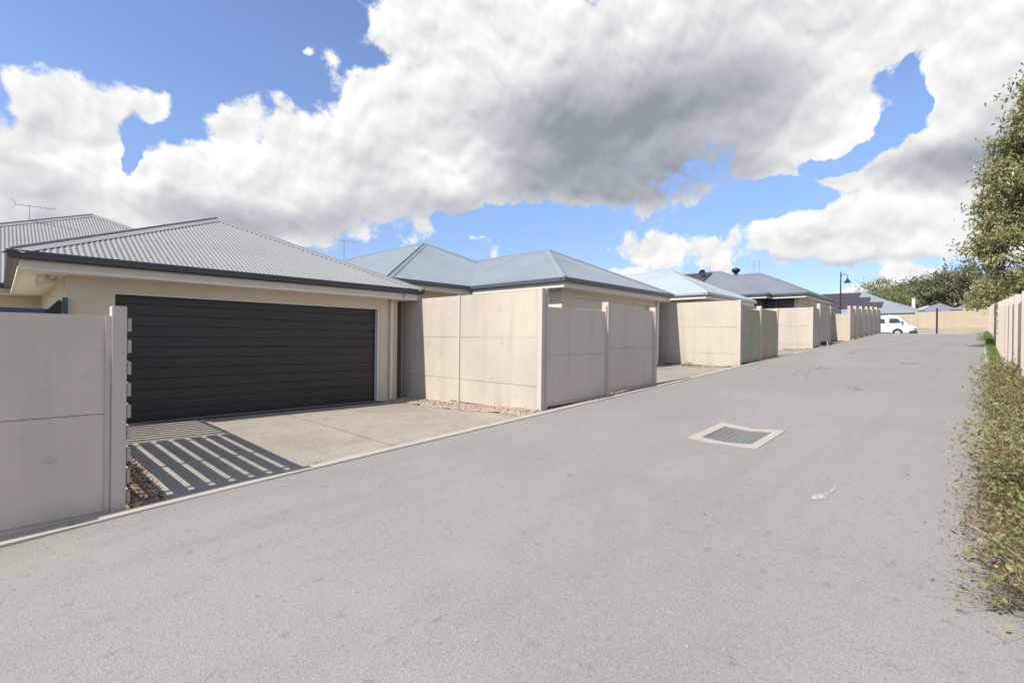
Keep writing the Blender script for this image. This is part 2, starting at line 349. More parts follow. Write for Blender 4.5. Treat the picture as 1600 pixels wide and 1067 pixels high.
V = [(x, y, ground_z(x, y) - (0 if abs(x) < 400 and abs(y) < 300 else 1.0)) for x in gx for y in gy]
ny = len(gy); Fq = [(i*ny + j, (i+1)*ny + j, (i+1)*ny + j + 1, i*ny + j + 1) for i in range(len(gx) - 1) for j in range(ny - 1)]
tag(raw('ground', V, Fq, MT['verge']), kind='structure')
# lane with cross street
GX0, GX1, GY0, GY1 = 6.80, 8.04, 2.07, 2.98      # the drain in the lane
xs = sorted(set([round(v, 3) for v in list(np.arange(-30, 0, 2)) + list(np.arange(0, 62.1, .5))] + [GX0, GX1]))
ys = sorted(set([round(v, 3) for v in list(np.linspace(YR, YL, 13))] + [GY0, GY1]))
V, Fq = [], []; idx = {}
for i, x in enumerate(xs):
    for j, y in enumerate(ys):
        idx[i, j] = len(V); yy = y
        dip = 0
        if 5.6 < x < 9.4 and 1.6 < y < 3.5:
            cx = 1 - min(1, max(0, max(GX0 - x, x - GX1)) / 1.2); dip = -.06 * cx * max(0, 1 - abs(y - 2.52) / .9)
        V.append((x, yy, zl(x, y) + dip))
for i in range(len(xs) - 1):
    for j in range(len(ys) - 1):
        if xs[i] >= GX0 - 1e-3 and xs[i+1] <= GX1 + 1e-3 and ys[j] >= GY0 - 1e-3 and ys[j+1] <= GY1 + 1e-3: continue
        Fq.append((idx[i, j], idx[i+1, j], idx[i+1, j+1], idx[i, j+1]))
tag(raw('lane', V, Fq, MT['asphalt'], smooth=True), kind='structure')
st = MB()
xs2 = np.linspace(50.5, 62, 12)
for i in range(len(xs2) - 1):
    for (ya, yb) in ((YL + .02, 60), (-60, YR - .02)):
        a, b = xs2[i], xs2[i+1]; st.add([(a, ya, zk(a)), (b, ya, zk(b)), (b, yb, zk(b)), (a, yb, zk(a))], [(0, 1, 2, 3)])
tag(st.build('cross_street', MT['asphalt'], recalc=False), kind='structure')

# kerb strips, cast in lengths
def kerb(name, y0, y1, x0, x1, step, up):
    k = MB(); x = x0
    while x < x1 - .1:
        e = min(x1, x + step) - .008; m_ = (x + e) / 2
        for a, b in ((x, m_), (m_, e)):
            za, zb = zk(a), zk(b)
            k.add([(a,y0,za-.1),(b,y0,zb-.1),(b,y1,zb-.1),(a,y1,za-.1),(a,y0,za+up),(b,y0,zb+up),(b,y1,zb+up),(a,y1,za+up)],
                  [(0,3,2,1),(4,5,6,7),(0,1,5,4),(1,2,6,5),(2,3,7,6),(3,0,4,7)])
        x += step
    return tag(k.build(name, MT['concrete_kerb']), kind='structure')
kerb('kerb_left', 5.53, 5.68, -12.3, 49.0, 2.42, .014)
kerb('kerb_right', -.27, -.13, 9.4, 48.5, 2.6, .02)
far = MB()
for (ya, yb) in ((-30, 30),):
    far.box(62.0, 62.4, ya, yb, .5, .80)
    far.add([(62.4, ya, .79), (68.0, ya, 1.24), (68.0, yb, 1.24), (62.4, yb, .79)], [(0, 1, 2, 3)])
tag(far.build('footpath', MT['concrete_kerb']), kind='structure')

# ------------------------------------------------------------------ driveways
def patch(name, m, x0, x1, y0, y1, zf, nx=10, nyy=8, kind='structure'):
    X = np.linspace(x0, x1, nx + 1); Y = np.linspace(y0, y1, nyy + 1)
    V = [(x, y, zf(x, y)) for x in X for y in Y]; n = nyy + 1
    Fq = [(i*n + j, (i+1)*n + j, (i+1)*n + j + 1, i*n + j + 1) for i in range(nx) for j in range(nyy)]
    return tag(raw(name, V, Fq, m), kind=kind)
def drive_z(zf_, yb):
    def f(x, y):
        t = min(1, max(0, (y - 5.68) / (yb - 5.68))); t = t * t * (3 - 2 * t); return (zk(x) - .004) * (1 - t) + zf_ * t
    return f
LOTS = [(1.14, 6.28, 9.86, -1.45), (11.3, 16.45, 8.38, -.88), (21.4, 26.4, 8.38, -.40), (30.9, 35.7, 6.95, .08)]
for (x0, x1, yb, zf_) in LOTS:
    xm_ = (x0 + x1) / 2
    patch('driveway', MT['driveway'], x0, xm_ - .005, 5.68, yb, drive_z(zf_, yb - 1.2)); patch('driveway', MT['driveway'], xm_ + .005, x1, 5.68, yb, drive_z(zf_, yb - 1.2))
f1 = drive_z(-1.45, 8.66)
def soil_z(x, y): return zk(x) - .045 if y < 5.9 else f1(min(max(x, 1.1), 6.3), y) - .03
patch('soil', MT['soil'], -12, .86, 5.68, 6.4, lambda x, y: zk(x) - .07, 30, 3)
patch('soil', MT['soil'], .86, 1.14, 5.68, 9.9, lambda x, y: f1(1.14, y) - .03, 2, 8)
patch('soil', MT['soil'], 6.28, 6.83, 5.68, 10, lambda x, y: f1(x if x < 6.3 else 6.3, y) - .02, 2, 8)
patch('soil', MT['soil'], 6.83, 11.3, 5.68, 8.4, lambda x, y: zk(x) - .05, 10, 4)
patch('soil', MT['soil'], 16.45, 21.4, 5.68, 8.4, lambda x, y: zk(x) - .05, 10, 4)
patch('soil', MT['soil'], 26.4, 30.9, 5.68, 7.0, lambda x, y: zk(x) - .05, 10, 4)
patch('soil', MT['soil'], 35.7, 50.0, 5.68, 7.4, lambda x, y: zk(x) - .05, 20, 4)
patch('lane_edge', MT['asphalt'], -12, 4.6, -.9, YR, lambda x, y: zl(x, y), 30, 4)
patch('soil', MT['soil'], 4.6, 9.4, -.9, -.13, lambda x, y: zk(x) + .012, 30, 4)
patch('verge', MT['verge'], 9.4, 48.5, -3.0, -.27, lambda x, y: zk(x) + .0 + .06 * min(1, max(0, (-.27 - y) / .2)), 60, 8)
# ------------------------------------------------------------------ pebbles
ICO_V = np.array([(0,-.5257,.8507),(.8507,0,.5257),(.8507,0,-.5257),(-.8507,0,-.5257),(-.8507,0,.5257),(-.5257,.8507,0),(.5257,.8507,0),(.5257,-.8507,0),(-.5257,-.8507,0),(0,-.5257,-.8507),(0,.5257,-.8507),(0,.5257,.8507)])
ICO_F = np.array([(1,2,6),(1,7,2),(3,4,5),(4,3,8),(6,5,11),(5,6,10),(9,10,2),(10,9,3),(7,8,9),(8,7,0),(11,0,1),(0,11,4),(6,2,10),(1,6,11),(3,5,10),(5,4,11),(2,7,9),(7,1,0),(3,9,8),(4,8,0)])
def pebbles(name, pts, size, m, label, cat, flat=.6):
    n = len(pts); pts = np.asarray(pts)
    s = size * (0.55 + rng.random((n, 1, 1)) * .9) * np.stack([.8 + .6 * rng.random(n), .7 + .5 * rng.random(n), flat * (.6 + .6 * rng.random(n))], 1)[:, None, :]
    v = ICO_V[None] * s * (1 + .25 * (rng.random((n, 12, 1)) - .5))
    a = rng.random(n) * 6.283; ca, sa = np.cos(a), np.sin(a); t = (rng.random(n) - .5) * 1.0; ct, st_ = np.cos(t), np.sin(t)
    y1 = v[..., 1] * ct[:, None] - v[..., 2] * st_[:, None]; z1 = v[..., 1] * st_[:, None] + v[..., 2] * ct[:, None]
    x2 = v[..., 0] * ca[:, None] - y1 * sa[:, None]; y2 = v[..., 0] * sa[:, None] + y1 * ca[:, None]
    V = np.stack([x2, y2, z1], -1) + pts[:, None, :]
    Fq = (ICO_F[None] + (np.arange(n) * 12)[:, None, None]).reshape(-1, 3)
    return tag(raw(name, V.reshape(-1, 3), Fq, m), label, cat, kind='stuff')
def scatter(n, x0, x1, y0, y1, zf):
    X = x0 + rng.random(n) * (x1 - x0); Y = y0 + rng.random(n) * (y1 - y0)
    return [(x, y, zf(x, y)) for x, y in zip(X, Y)]
pts = []
for i in range(5200):
    y = 5.70 + random.random() * 4.2; e = .06 * math.sin(y * 5.1) + .05 * math.sin(y * 13)
    x0 = 6.28 + e - .02; x = x0 + (6.84 - x0) * random.random() ** .9
    pts.append((x, y, f1(min(x, 6.3), y) + .008 + .045 * max(0, (x - 6.35) / .5) * random.random()))
pebbles('gravel', pts, .017, MT['gravel'], 'tan river gravel strip along the foot of the tall beige wall', 'gravel')
pts = scatter(2600, .87, 1.17, 5.69, 9.8, lambda x, y: f1(1.14, y) + random.random() * .02 - .01)
pebbles('gravel', pts, .014, MT['gravel'], 'gravel and bark strip beside the slat fence by the near driveway', 'gravel')
pts = scatter(520, .87, 1.06, 5.69, 9.0, lambda x, y: f1(1.14, y) + random.random() * .02)
pebbles('mulch', pts, .028, MT['mulch'], 'dark bark chips in the bed beside the slat fence', 'mulch', .4)
pts = scatter(1600, 6.9, 11.2, 5.69, 5.95, lambda x, y: zk(x) - .04 + random.random() * .03)
pebbles('gravel', pts, .017, MT['gravel'], 'gravel showing in the gap beneath the pair of road side wall panels', 'gravel')
pts = scatter(1500, 16.3, 17.05, 5.7, 8.4, lambda x, y: drive_z(-.88, 7.2)(min(x, 16.45), y) + random.random() * .03)
pebbles('gravel', pts, .020, MT['gravel'], 'brown gravel at the foot of the second tall wall', 'gravel')
pts = scatter(900, 26.3, 26.85, 5.7, 7.0, lambda x, y: drive_z(-.40, 7.2)(26.4, y) + random.random() * .03)
pebbles('gravel', pts, .024, MT['gravel'], 'brown gravel at the foot of the third tall wall', 'gravel')

# ------------------------------------------------------------------ modular walls
def board(mb, axis, c, a, b, z0, z1, t=.075, first=None, h=.9):
    """stacked boards from the top down with open joints"""
    top = z1
    while top > z0 + .02:
        bot = max(z0, top - h)
        lo = bot + (.004 if bot > z0 else 0)
        if axis == 'x': mb.box(a, b, c, c + t, lo, top)
        else: mb.box(c, c + t, a, b, lo, top)
        top = bot
def wall_run_x(label, xs_, tops, y=5.785, pw=.11, base=None, gap=.03, posttop=.09, postends=(True, True), group=None, pdep=.16, pm='fence'):
    x0 = xs_[0]; t = thing('boundary_wall', ((xs_[0] + xs_[-1]) / 2, y, zk(x0) - .1), label, 'wall', group)
    for i in range(len(xs_) - 1):
        mb = MB(); z1 = tops[i]; z0 = z1 - 1.85
        board(mb, 'x', y, xs_[i] + pw / 2 - .02, xs_[i+1] - pw / 2 + .02, z0, z1)
        mb.build('wall_panel', MT[pm], t, bevel=.004)
    for i, x in enumerate(xs_):
        if i == 0 and not postends[0] or i == len(xs_) - 1 and not postends[1]: continue
        zt = max(tops[max(0, i - 1)], tops[min(i, len(tops) - 1)]) + posttop
        p = MB(); p.box(x - pw / 2, x + pw / 2, y - .045, y - .045 + pdep, zk(x) - .12, zt)
        p.box(x - pw / 2 - .045, x - pw / 2, y - .02, y + .09, zk(x) - .10, zt - posttop - .003)
        p.build('post', MT['post'], t, bevel=.005)
    return t
wall_run_x('long beige panel wall nearest the camera with rounded square post at the driveway', [-5.2, -3.25, -1.25, .765], [-.04, .07, .175], pm='fence_rose')
wall_run_x('pair of beige road side panels joined to the tall wall after the first driveway', [6.95, 9.03, 11.13], [.615, .735], postends=(False, True), pm='fence_rose')
wall_run_x('pair of weathered panels with a painted greenish reflection tint beside the second driveway', [17.2, 19.13, 21.15], [1.15, 1.23], pm='fence_reflection', postends=(False, True))
wall_run_x('short low and tall pair of panels beside the third driveway', [26.98, 28.2, 30.6], [1.70, 1.93], postends=(False, True), posttop=.03)
wall_run_x('row of six stepped panels at the far top of the lane', [36.05, 37.9, 40.0, 42.25, 44.4, 46.6, 48.75], [2.20, 2.30, 2.40, 2.50, 2.62, 2.72], posttop=.10)
sn = MB(); sn.v.append((.30, 5.7815, -1.09)); kk = 16
for i_ in range(kk):
    a_ = 6.283 * i_ / kk; sn.v.append((.30 + .055 * math.cos(a_) * (.8 + .3 * random.random()), 5.7815, -1.09 + .032 * math.sin(a_) * (.8 + .3 * random.random())))
sn.f += [(0, 1 + i_, 1 + (i_ + 1) % kk) for i_ in range(kk)]
sn_ = sn.build('stain', MT['stain'], None, recalc=False)
tag(sn_, 'small grey smudge low on the long near wall panel', 'stain')
def wall_run_y(label, x, y0, y1, ztop, posts, zbot, slope=0, group=None):
    t = thing('side_wall', (x, (y0 + y1) / 2, zbot), label, 'wall', group)
    ys_ = [y0] + posts + [y1]
    for i in range(len(ys_) - 1):
        mb = MB(); z1 = ztop
        board(mb, 'y', x, ys_[i] + (.03 if i else 0), ys_[i+1] - .03, zbot, z1); mb.build('wall_panel', MT['fence'], t, bevel=.004)
    for p_ in posts:
        MB().box(x - .022, x + .097, p_ - .03, p_ + .03, zbot - .05, ztop + .012).build('post', MT['post'], t, bevel=.004)
    e = MB(); e.box(x - .02, x + .06, y0 - .085, y0 + .02, zbot - .1, ztop + .015); e.box(x + .064, x + .105, y0 - .075, y0 + .02, zbot - .1, ztop + .011); e.box(x + .108, x + .16, y0 - .085, y0 + .02, zbot - .1, ztop + .014)
    e.build('end_post', MT['post'], t, bevel=.005)
    return t
wall_run_y('tall sunlit beige wall in three boards beside the charcoal garage door', 6.85, 5.86, 11.8, .93, [8.12, 10.3], -1.52)
wall_run_y('sunlit beige side wall between the second garage and its gravel', 17.1, 5.86, 12, 1.40, [8.35], -1.0)
wall_run_y('sunlit beige side wall beside the dark walled house', 26.9, 5.86, 8.9, 1.71, [], -.55)
wall_run_y('short pale side wall at the start of the stepped panels', 36.0, 5.86, 9.0, 1.80, [], -.05)

pts = []
for _ in range(3800):
    x_ = 3.9 + random.random() * 9.5; y_ = -.5 + abs(random.gauss(0, .22)); pts.append((x_, y_, (zl(x_, y_) if y_ > YR else zk(x_) + .012) + .003))
pebbles('leaf_litter', pts, .011, MT['mulch'], 'brown plant debris and bark lying beneath the weeds on the lane edge', 'leaf litter', .3)
# right hand wall behind the weeds
t = thing('roadside_wall', (30, -.75, zk(30)), 'long beige ribbed wall running up the right side behind the weeds', 'wall')
x = 6.8
while x < 56:
    zt = zk(min(x + 1.2, 47)) + 1.86 + (0.0 if x < 46 else (x - 46) * .02)
    mb = MB(); board(mb, 'x', -.62, x + .05, x + 2.35, zt - 1.95, zt - .05); mb.build('wall_panel', MT['fence'], t, bevel=.004)
    MB().box(x - .06, x + .05, -.66, -.49, zk(min(x, 48)) - .1, zt + .02).build('post', MT['post'], t, bevel=.005)
    x += 2.4
# timber gate section look: two weathered posts
t = thing('end_wall', (71, 3, 1.2), 'sandy yellow panel wall across the far end of the lane', 'wall')
def ew(y0, y1, z0, z1):
    mb = MB(); board(mb, 'y', 71.0, y0 + .05, y1 - .05, z0, z1, .1); mb.build('wall_panel', MT['sand'], t)
for y0, y1, z0, z1 in ((5.15, 7.6, 1.45, 3.36), (2.95, 5.15, 1.75, 3.60), (1.25, 2.95, 1.75, 3.64), (-.95, 1.25, 1.75, 4.25), (7.6, 10, 1.4, 3.3), (10, 12.4, 1.4, 3.2), (12.4, 15, 1.4, 3.1), (-3.4, -.95, 2.1, 4.3)):
    ew(y0, y1, z0, z1)
for y, z1 in ((5.15, 3.7), (2.95, 3.68), (1.25, 4.3), (-.95, 4.35), (7.6, 3.4), (10, 3.35), (12.4, 3.25)):
    MB().box(70.95, 71.13, y - .09, y + .09, 1.0, z1).build('post', MT['sand'], t)
tag(MB().add([(68, -30, 1.24), (71.1, -30, 1.9), (71.1, 30, 1.6), (68, 30, 1.24)], [(0, 1, 2, 3)]).build('verge', MT['driveway']), kind='structure')

# ------------------------------------------------------------------ slat fence and picket gate beside the first driveway
t = thing('slat_fence', (.88, 7.0, -1.6), 'beige horizontal slat fence edge on behind the near wall post', 'fence')
for i in range(9):
    z1 = .155 - i * .204
    MB().box(.832, .862, 5.80, 8.25, z1 - .122, z1).build('slat', MT['slat'], t, bevel=.003)
for y in (6.02, 6.95, 8.1):
    MB().box(.785, .830, y - .025, y + .025, -1.62, .15).build('post', MT['slat'], t)
t = thing('picket_gate', (.88, 9.0, -1.5), 'narrow steel picket gate between the slat fence and the garage', 'gate')
g = MB(); g.box(.87, .90, 8.30, 9.92, .08, .12); g.box(.87, .90, 8.30, 9.92, -1.40, -1.36); g.box(.865, .905, 8.28, 8.32, -1.45, .12); g.box(.865, .905, 9.90, 9.94, -1.45, .12)
g.build('gate_frame', MT['navy'], t)
for i in range(9):
    y = 8.42 + i * .18; MB().box(.875, .895, y - .05, y + .05, -1.36, .08).build('picket', MT['navy'], t)
# blue steel cross rail seen over the near wall
t = thing('side_gate', (.3, 10.0, -1.5), 'dark blue steel rail gate seen over the near wall, with black latch box', 'gate')
for a_, b_ in ((.28, .37), (-.6, -.54), (-1.4, -1.34)): MB().box(-3.2, .50, 9.96, 10.02, a_, b_).build('gate_rail', MT['navy'], t, bevel=.005)
MB().box(.645, .705, 9.90, 9.97, -1.5, .55).build('post', MT['navy'], t, bevel=.004)
b = MB().prism([(.46, .22), (.64, .22), (.64, .50), (.60, .51), (.50, .38), (.46, .35)], 1, 9.90, 9.98); b.build('latch_box', MT['black'], t, bevel=.008)
t = thing('side_gate', (10.8, 8.45, -1.0), 'dark steel gate rail seen over the pair of road side panels', 'gate')
for a_, b_ in ((.72, .79), (-.7, -.64)): MB().box(9.0, 10.9, 8.4, 8.45, a_, b_).build('gate_rail', MT['navy'], t)
MB().prism([(9.55, .79), (9.8, .79), (9.66, 1.0), (9.55, 1.05)], 1, 8.4, 8.46).build('latch_box', MT['black'], t)

# ------------------------------------------------------------------ roofs
def roof_face(mb, poly, e, lam=.0762, amp=.0085, per=7):
    poly = [Vector(p) for p in poly]; e = Vector(e).normalized()
    nrm = (poly[1] - poly[0]).cross(poly[2] - poly[0]).normalized()
    if nrm.z < 0: nrm = -nrm
    s = nrm.cross(e).normalized()
    if s.z < 0: s = -s
    o = poly[0]; q = [((p - o).dot(e), (p - o).dot(s)) for p in poly]
    t0, t1 = min(p[0] for p in q), max(p[0] for p in q)
    n = max(4, int((t1 - t0) / lam * per)); prev = None
    for i in range(n + 1):
        t = t0 + (t1 - t0) * i / n; t_ = min(max(t, t0 + 1e-5), t1 - 1e-5) + 3.3e-6; hits = []
        for k in range(len(q)):
            (a, b), (c, d) = q[k], q[(k+1) % len(q)]
            if (a - t_) * (c - t_) < 0: hits.append(b + (d - b) * (t_ - a) / (c - a))
        if len(hits) < 2: prev = None; continue
        lo, hi = min(hits), max(hits); w = nrm * amp * math.cos(2 * math.pi * t / lam)
        k = len(mb.v); mb.v += [tuple(o + e * t + s * lo + w), tuple(o + e * t + s * hi + w)]
        if prev is not None: mb.f.append((prev, k, k + 1, prev + 1))
        prev = k
def cap(mb, a, b, n1_, n2_, w=.14, lift=.014):
    a, b = Vector(a), Vector(b); d = (b - a).normalized()
    n1_, n2_ = Vector(n1_).normalized(), Vector(n2_).normalized(); nm = (n1_ + n2_).normalized()
    p1 = n1_.cross(d).normalized(); p2 = n2_.cross(d).normalized()
    if p1.z > 0: p1 = -p1
    if p2.z > 0: p2 = -p2
    if (p1 - p2).length < 1e-3: p2 = -p1
    for (p, n_) in ((p1, n1_), (p2, n2_)):
        o = [a + nm * (lift + .012), b + nm * (lift + .012), b + p * w + n_ * lift, a + p * w + n_ * lift, b + p * w + n_ * (lift - .012), a + p * w + n_ * (lift - .012)]
        mb.add(o, [(0, 1, 2, 3), (3, 2, 4, 5)])
    mb.tube([a + nm * (lift + .022), b + nm * (lift + .022)], .016, 6)
def hip_roof(parent, x0, x1, y0, z, pitch, yback, rm, capm, name='roof', lam=.0762, per=7, amp=.0085, inset=.05, screws=False, back_hip=None):
    """eaves rectangle with its hip end at y0; ridge runs back to yback"""
    X0, X1, Y0 = x0 + inset, x1 - inset, y0 + inset; xm = (X0 + X1) / 2; hw = (X1 - X0) / 2; zr = z + pitch * hw; yr = Y0 + hw
    mb = MB(); A, B, T, Tb = (X0, Y0, z), (X1, Y0, z), (xm, yr, zr), (xm, yback, zr)
    roof_face(mb, [A, B, T], (1, 0, 0), lam, amp, per)
    if back_hip:
        yb2 = yback + hw
        L = [A, T, Tb, (X0, yb2, z)]; Rr = [B, T, Tb, (X1, yb2, z)]
        roof_face(mb, [(X0, yb2, z), (X1, yb2, z), Tb], (1, 0, 0), lam, amp, per)
    else: L = [A, T, Tb, (X0, yback, z)]; Rr = [B, T, Tb, (X1, yback, z)]
    roof_face(mb, L, (0, 1, 0), lam, amp, per); roof_face(mb, Rr, (0, 1, 0), lam, amp, per)
    r = mb.build(name, rm, parent, smooth=True, recalc=False)
    nf, nl, nr = Vector((0, -pitch, 1)), Vector((-pitch, 0, 1)), Vector((pitch, 0, 1))
    c = MB(); cap(c, A, T, nf, nl); cap(c, B, T, nf, nr); cap(c, T, Tb, nl, nr)
    if back_hip:
        nb_ = Vector((0, pitch, 1)); cap(c, Tb, (X0, yb2, z), nb_, nl); cap(c, Tb, (X1, yb2, z), nb_, nr)
    c.build('ridge_cap', capm, r, recalc=False)
    if screws:
        s_ = MB(); n_ = nf.normalized()
        for row in np.arange(.28, hw * 1.05, .86):
            yy = Y0 + row; half = hw - row
            k0 = int(math.ceil((-half + .15) / (.0762 * 3))); k1 = int((half - .15) / (.0762 * 3))
            for k in range(k0, k1 + 1):
                xx = X0 + round((hw + k * .0762 * 3) / .0762) * .0762; p = Vector((xx, yy, z + pitch * (yy - Y0))) + n_ * .012
                s_.box(p.x - .008, p.x + .008, p.y - .008, p.y + .008, p.z - .006, p.z + .004)
        tag(s_.build('screws', MT['screw'], r), kind='stuff')
    return r, (xm, yr, zr)
def eave_set(parent, x0, x1, y0, yback, z, gm, fm, sm, wall_in=.5, roof=None, full=False):
    path = [((x0, yback), (-1, 0)), ((x0, y0), (-1, -1)), ((x1, y0), (1, -1)), ((x1, yback), (1, 0))]
    def sweep(prof, name, m, par):
        mb = MB(); n = len(prof)
        for (p, d) in path:
            for (o, h) in prof: mb.v.append((p[0] + d[0] * o, p[1] + d[1] * o, z + h))
        for i in range(len(path) - 1):
            for j in range(n): mb.f.append((i*n + j, i*n + (j+1) % n, (i+1)*n + (j+1) % n, (i+1)*n + j))
        mb.f.append(tuple(range(n))); mb.f.append(tuple((len(path)-1)*n + j for j in range(n))[::-1])
        return mb.build(name, m, par)
    sweep([(-.13, -.005), (-.13, -.105), (-.04, -.105), (-.012, -.085), (-.008, -.03), (0, -.025), (0, .012), (-.02, .012), (-.024, -.03), (-.04, -.085), (-.12, -.085), (-.12, -.005)], 'gutter', gm, parent)
    sweep([(-.132, -.05), (-.132, -.19), (-.115, -.195), (-.115, -.245), (-.17, -.245), (-.17, -.05)], 'fascia', fm, parent)
    sweep([(-.16, -.225), (-.16, -.238), (-wall_in - .05, -.238), (-wall_in - .05, -.225)], 'soffit', sm, parent)
def garage_front(parent, x0, x1, yw, zf_, ztop, dx0, dx1, dtop, wm, dm, ribs=12, rec=.14, back=6, side_m=None):
    w = MB()
    w.box(x0, dx0, yw, yw + .2, zf_ - .3, ztop); w.box(dx1, x1, yw, yw + .2, zf_ - .3, ztop); w.box(dx0, dx1, yw, yw + .2, dtop, ztop)
    w.build('front_wall', wm, parent)
    for xa in (x0, x1 - .2): MB().box(xa, xa + .2, yw + .2, yw + back, zf_ - .3, ztop).build('side_wall', side_m or wm, parent)
    d = MB(); n = ribs; h = (dtop - zf_) / n; prof = []
    for i in range(n):
        a = zf_ + i * h; prof += [(yw + rec + .007, a), (yw + rec, a + .006), (yw + rec, a + h - .006), (yw + rec + .007, a + h - .001)]
    pts = prof + [(yw + rec + .06, dtop), (yw + rec + .06, zf_)]
    d.prism(pts, 0, dx0 + .02, dx1 - .02)
    dd = d.build('garage_door', dm, parent)
    MB().box(dx0 + .02, dx1 - .02, yw + rec - .012, yw + rec + .03, zf_ + .0, zf_ + .035).build('bottom_rail', MT['black'], dd)
    f_ = MB(); f_.box(dx0 - .0, dx0 + .035, yw + .02, yw + rec + .02, zf_, dtop); f_.box(dx1 - .05, dx1, yw + .02, yw + rec + .02, zf_, dtop); f_.box(dx0 + .035, dx1 - .05, yw + .02, yw + rec + .02, dtop - .03, dtop)
    f_.build('door_frame', MT['trim'], parent)
def downpipe(parent, x, yw, ygut, zg, z0, m, xo=.15):
    r = .042; d = MB()
    d.tube([(x + xo, ygut + .06, zg - .08), (x + xo, ygut + .06, zg - .17), (x + xo - .02, ygut + .08, zg - .215), (x + .03, yw - .09, zg - .24), (x + .004, yw - .065, zg - .26), (x, yw - .055, zg - .31), (x, yw - .055, z0)], r, 10)
    for zz in (zg - .9, zg - 2.0): d.box(x - .055, x + .055, yw - .1, yw - .001, zz - .012, zz + .012)
    d.build('downpipe', m, parent, smooth=False)
# ---- first house
h1 = thing('house', (3.5, 12, -1.45), 'cream house with grey corrugated hip roof and wide charcoal garage door', 'house')
r1, _ = hip_roof(h1, .05, 6.95, 9.5, 1.135, .47, 20.3, MT['roof_grey'], MT['roof_cap'], screws=True)
eave_set(h1, .05, 6.95, 9.5, 16.0, 1.135, MT['gutter_dark'], MT['trim'], MT['soffit'], .66)
garage_front(h1, .69, 6.52, 10.0, -1.45, .90, 1.24, 6.06, .685, MT['cream'], MT['door_dark'], back=7)
MB().box(.70, .715, 9.992, 9.999, .88, .9).build('wall_joint', MT['cream'], h1)
downpipe(h1, 6.33, 10.0, 9.5, 1.135, -1.42, MT['trim'])
fl = MB(); fl.tube([(.62, 10.35, .86), (.56, 10.35, .82)], .035, 8); fl.tube([(.56, 10.35, .82), (.42, 10.25, .86)], [.03, .075], 10); fl.tube([(.56, 10.35, .82), (.40, 10.45, .78)], [.03, .07], 10)
fl.build('flood_light', MT['trim'], h1)
rm_, _ = hip_roof(h1, -4.1, 8.5, 16.0, 1.135, .48, 27.0, MT['roof_grey'], MT['roof_cap'], back_hip=True)
eave_set(h1, -4.1, 8.5, 16.0, 33, 1.135, MT['gutter_dark'], MT['trim'], MT['soffit'], .5)
for b_ in ((-3.4, .69, 16.6, 16.8, -1.7, .90), (-3.4, -3.2, 16.8, 28, -1.7, .90), (6.3, 6.5, 17.1, 28, -1.7, .90)): MB().box(*b_).build('wall', MT['cream'], h1)
MB().box(1.24, 6.06, 9.86, 10.2, -1.53, -1.452).build('threshold', MT['scuff'], h1)
dr = MB()
dr.box(1.24, 6.06, 9.72, 9.735, -1.47, -1.442); dr.box(1.24, 6.06, 9.815, 9.83, -1.47, -1.442)
for i in range(120):
    x = 1.26 + i * .04; dr.box(x, x + .018, 9.735, 9.815, -1.465, -1.444)
tag(dr.build('channel_drain', MT['black']), 'thin black channel drain across the foot of the charcoal garage door', 'drain')
# ---- second house
h2 = thing('house', (13.7, 12, -.9), 'cream house with smooth blue grey hip roofs meeting in a valley', 'house')
hip_roof(h2, 10.45, 17.0, 8.05, 1.69, .475, 16.5, MT['roof_blue'], MT['roof_blue'], per=5)
eave_set(h2, 10.45, 17.0, 8.05, 11.9, 1.69, MT['gutter_blue'], MT['trim'], MT['soffit'], .5)
garage_front(h2, 10.97, 16.78, 8.55, -.88, 1.455, 11.6, 16.1, 1.30, MT['cream'], MT['door_cream'], ribs=5, back=5, side_m=MT['pale'])
MB().box(11.62, 16.08, 8.66, 8.70, .90, .96).build('door_rib', MT['white'], h2)
downpipe(h2, 16.55, 8.55, 8.05, 1.69, -.86, MT['white'])
MB().tube([(10.96, 8.95, 1.18), (10.86, 8.95, 1.18)], .05, 10).build('wall_light', MT['trim'], h2)
hip_roof(h2, 7.38, 16.6, 11.9, 1.69, .478, 22.0, MT['roof_blue'], MT['roof_blue'], per=5, back_hip=True)
eave_set(h2, 7.38, 16.6, 11.9, 26, 1.69, MT['gutter_blue'], MT['trim'], MT['soffit'], .5)
for b_ in ((7.9, 10.97, 12.45, 12.65, -1.4, 1.46), (7.9, 8.1, 12.65, 26, -1.4, 1.46), (15.9, 16.1, 13.6, 26, -1.4, 1.46)): MB().box(*b_).build('wall', MT['cream'], h2)
# ---- third house
h3 = thing('house', (23, 12, -.4), 'house with very pale grey steel hip roof', 'house')
hip_roof(h3, 19.97, 26.1, 8.05, 2.03, .48, 16, MT['roof_pale'], MT['roof_pale'], per=4)
eave_set(h3, 19.97, 26.1, 8.05, 12, 2.03, MT['gutter_pale'], MT['white'], MT['soffit'], .5)
garage_front(h3, 20.45, 25.75, 8.55, -.40, 1.80, 20.95, 25.3, 1.72, MT['pale'], MT['door_cream'], ribs=5, back=5)
downpipe(h3, 25.55, 8.55, 8.05, 2.03, -.4, MT['white'])
hip_roof(h3, 17.6, 26.2, 12.0, 2.03, .46, 22, MT['roof_pale'], MT['roof_pale'], per=4, back_hip=True)
for b_ in ((18, 20.45, 12.5, 12.7, -1, 1.8), (18, 18.2, 12.7, 26, -1, 1.8), (25.6, 25.8, 13.6, 26, -1, 1.8)): MB().box(*b_).build('wall', MT['pale'], h3)
eave_set(h3, 17.6, 26.2, 12.0, 26, 2.03, MT['gutter_pale'], MT['white'], MT['soffit'], .5)
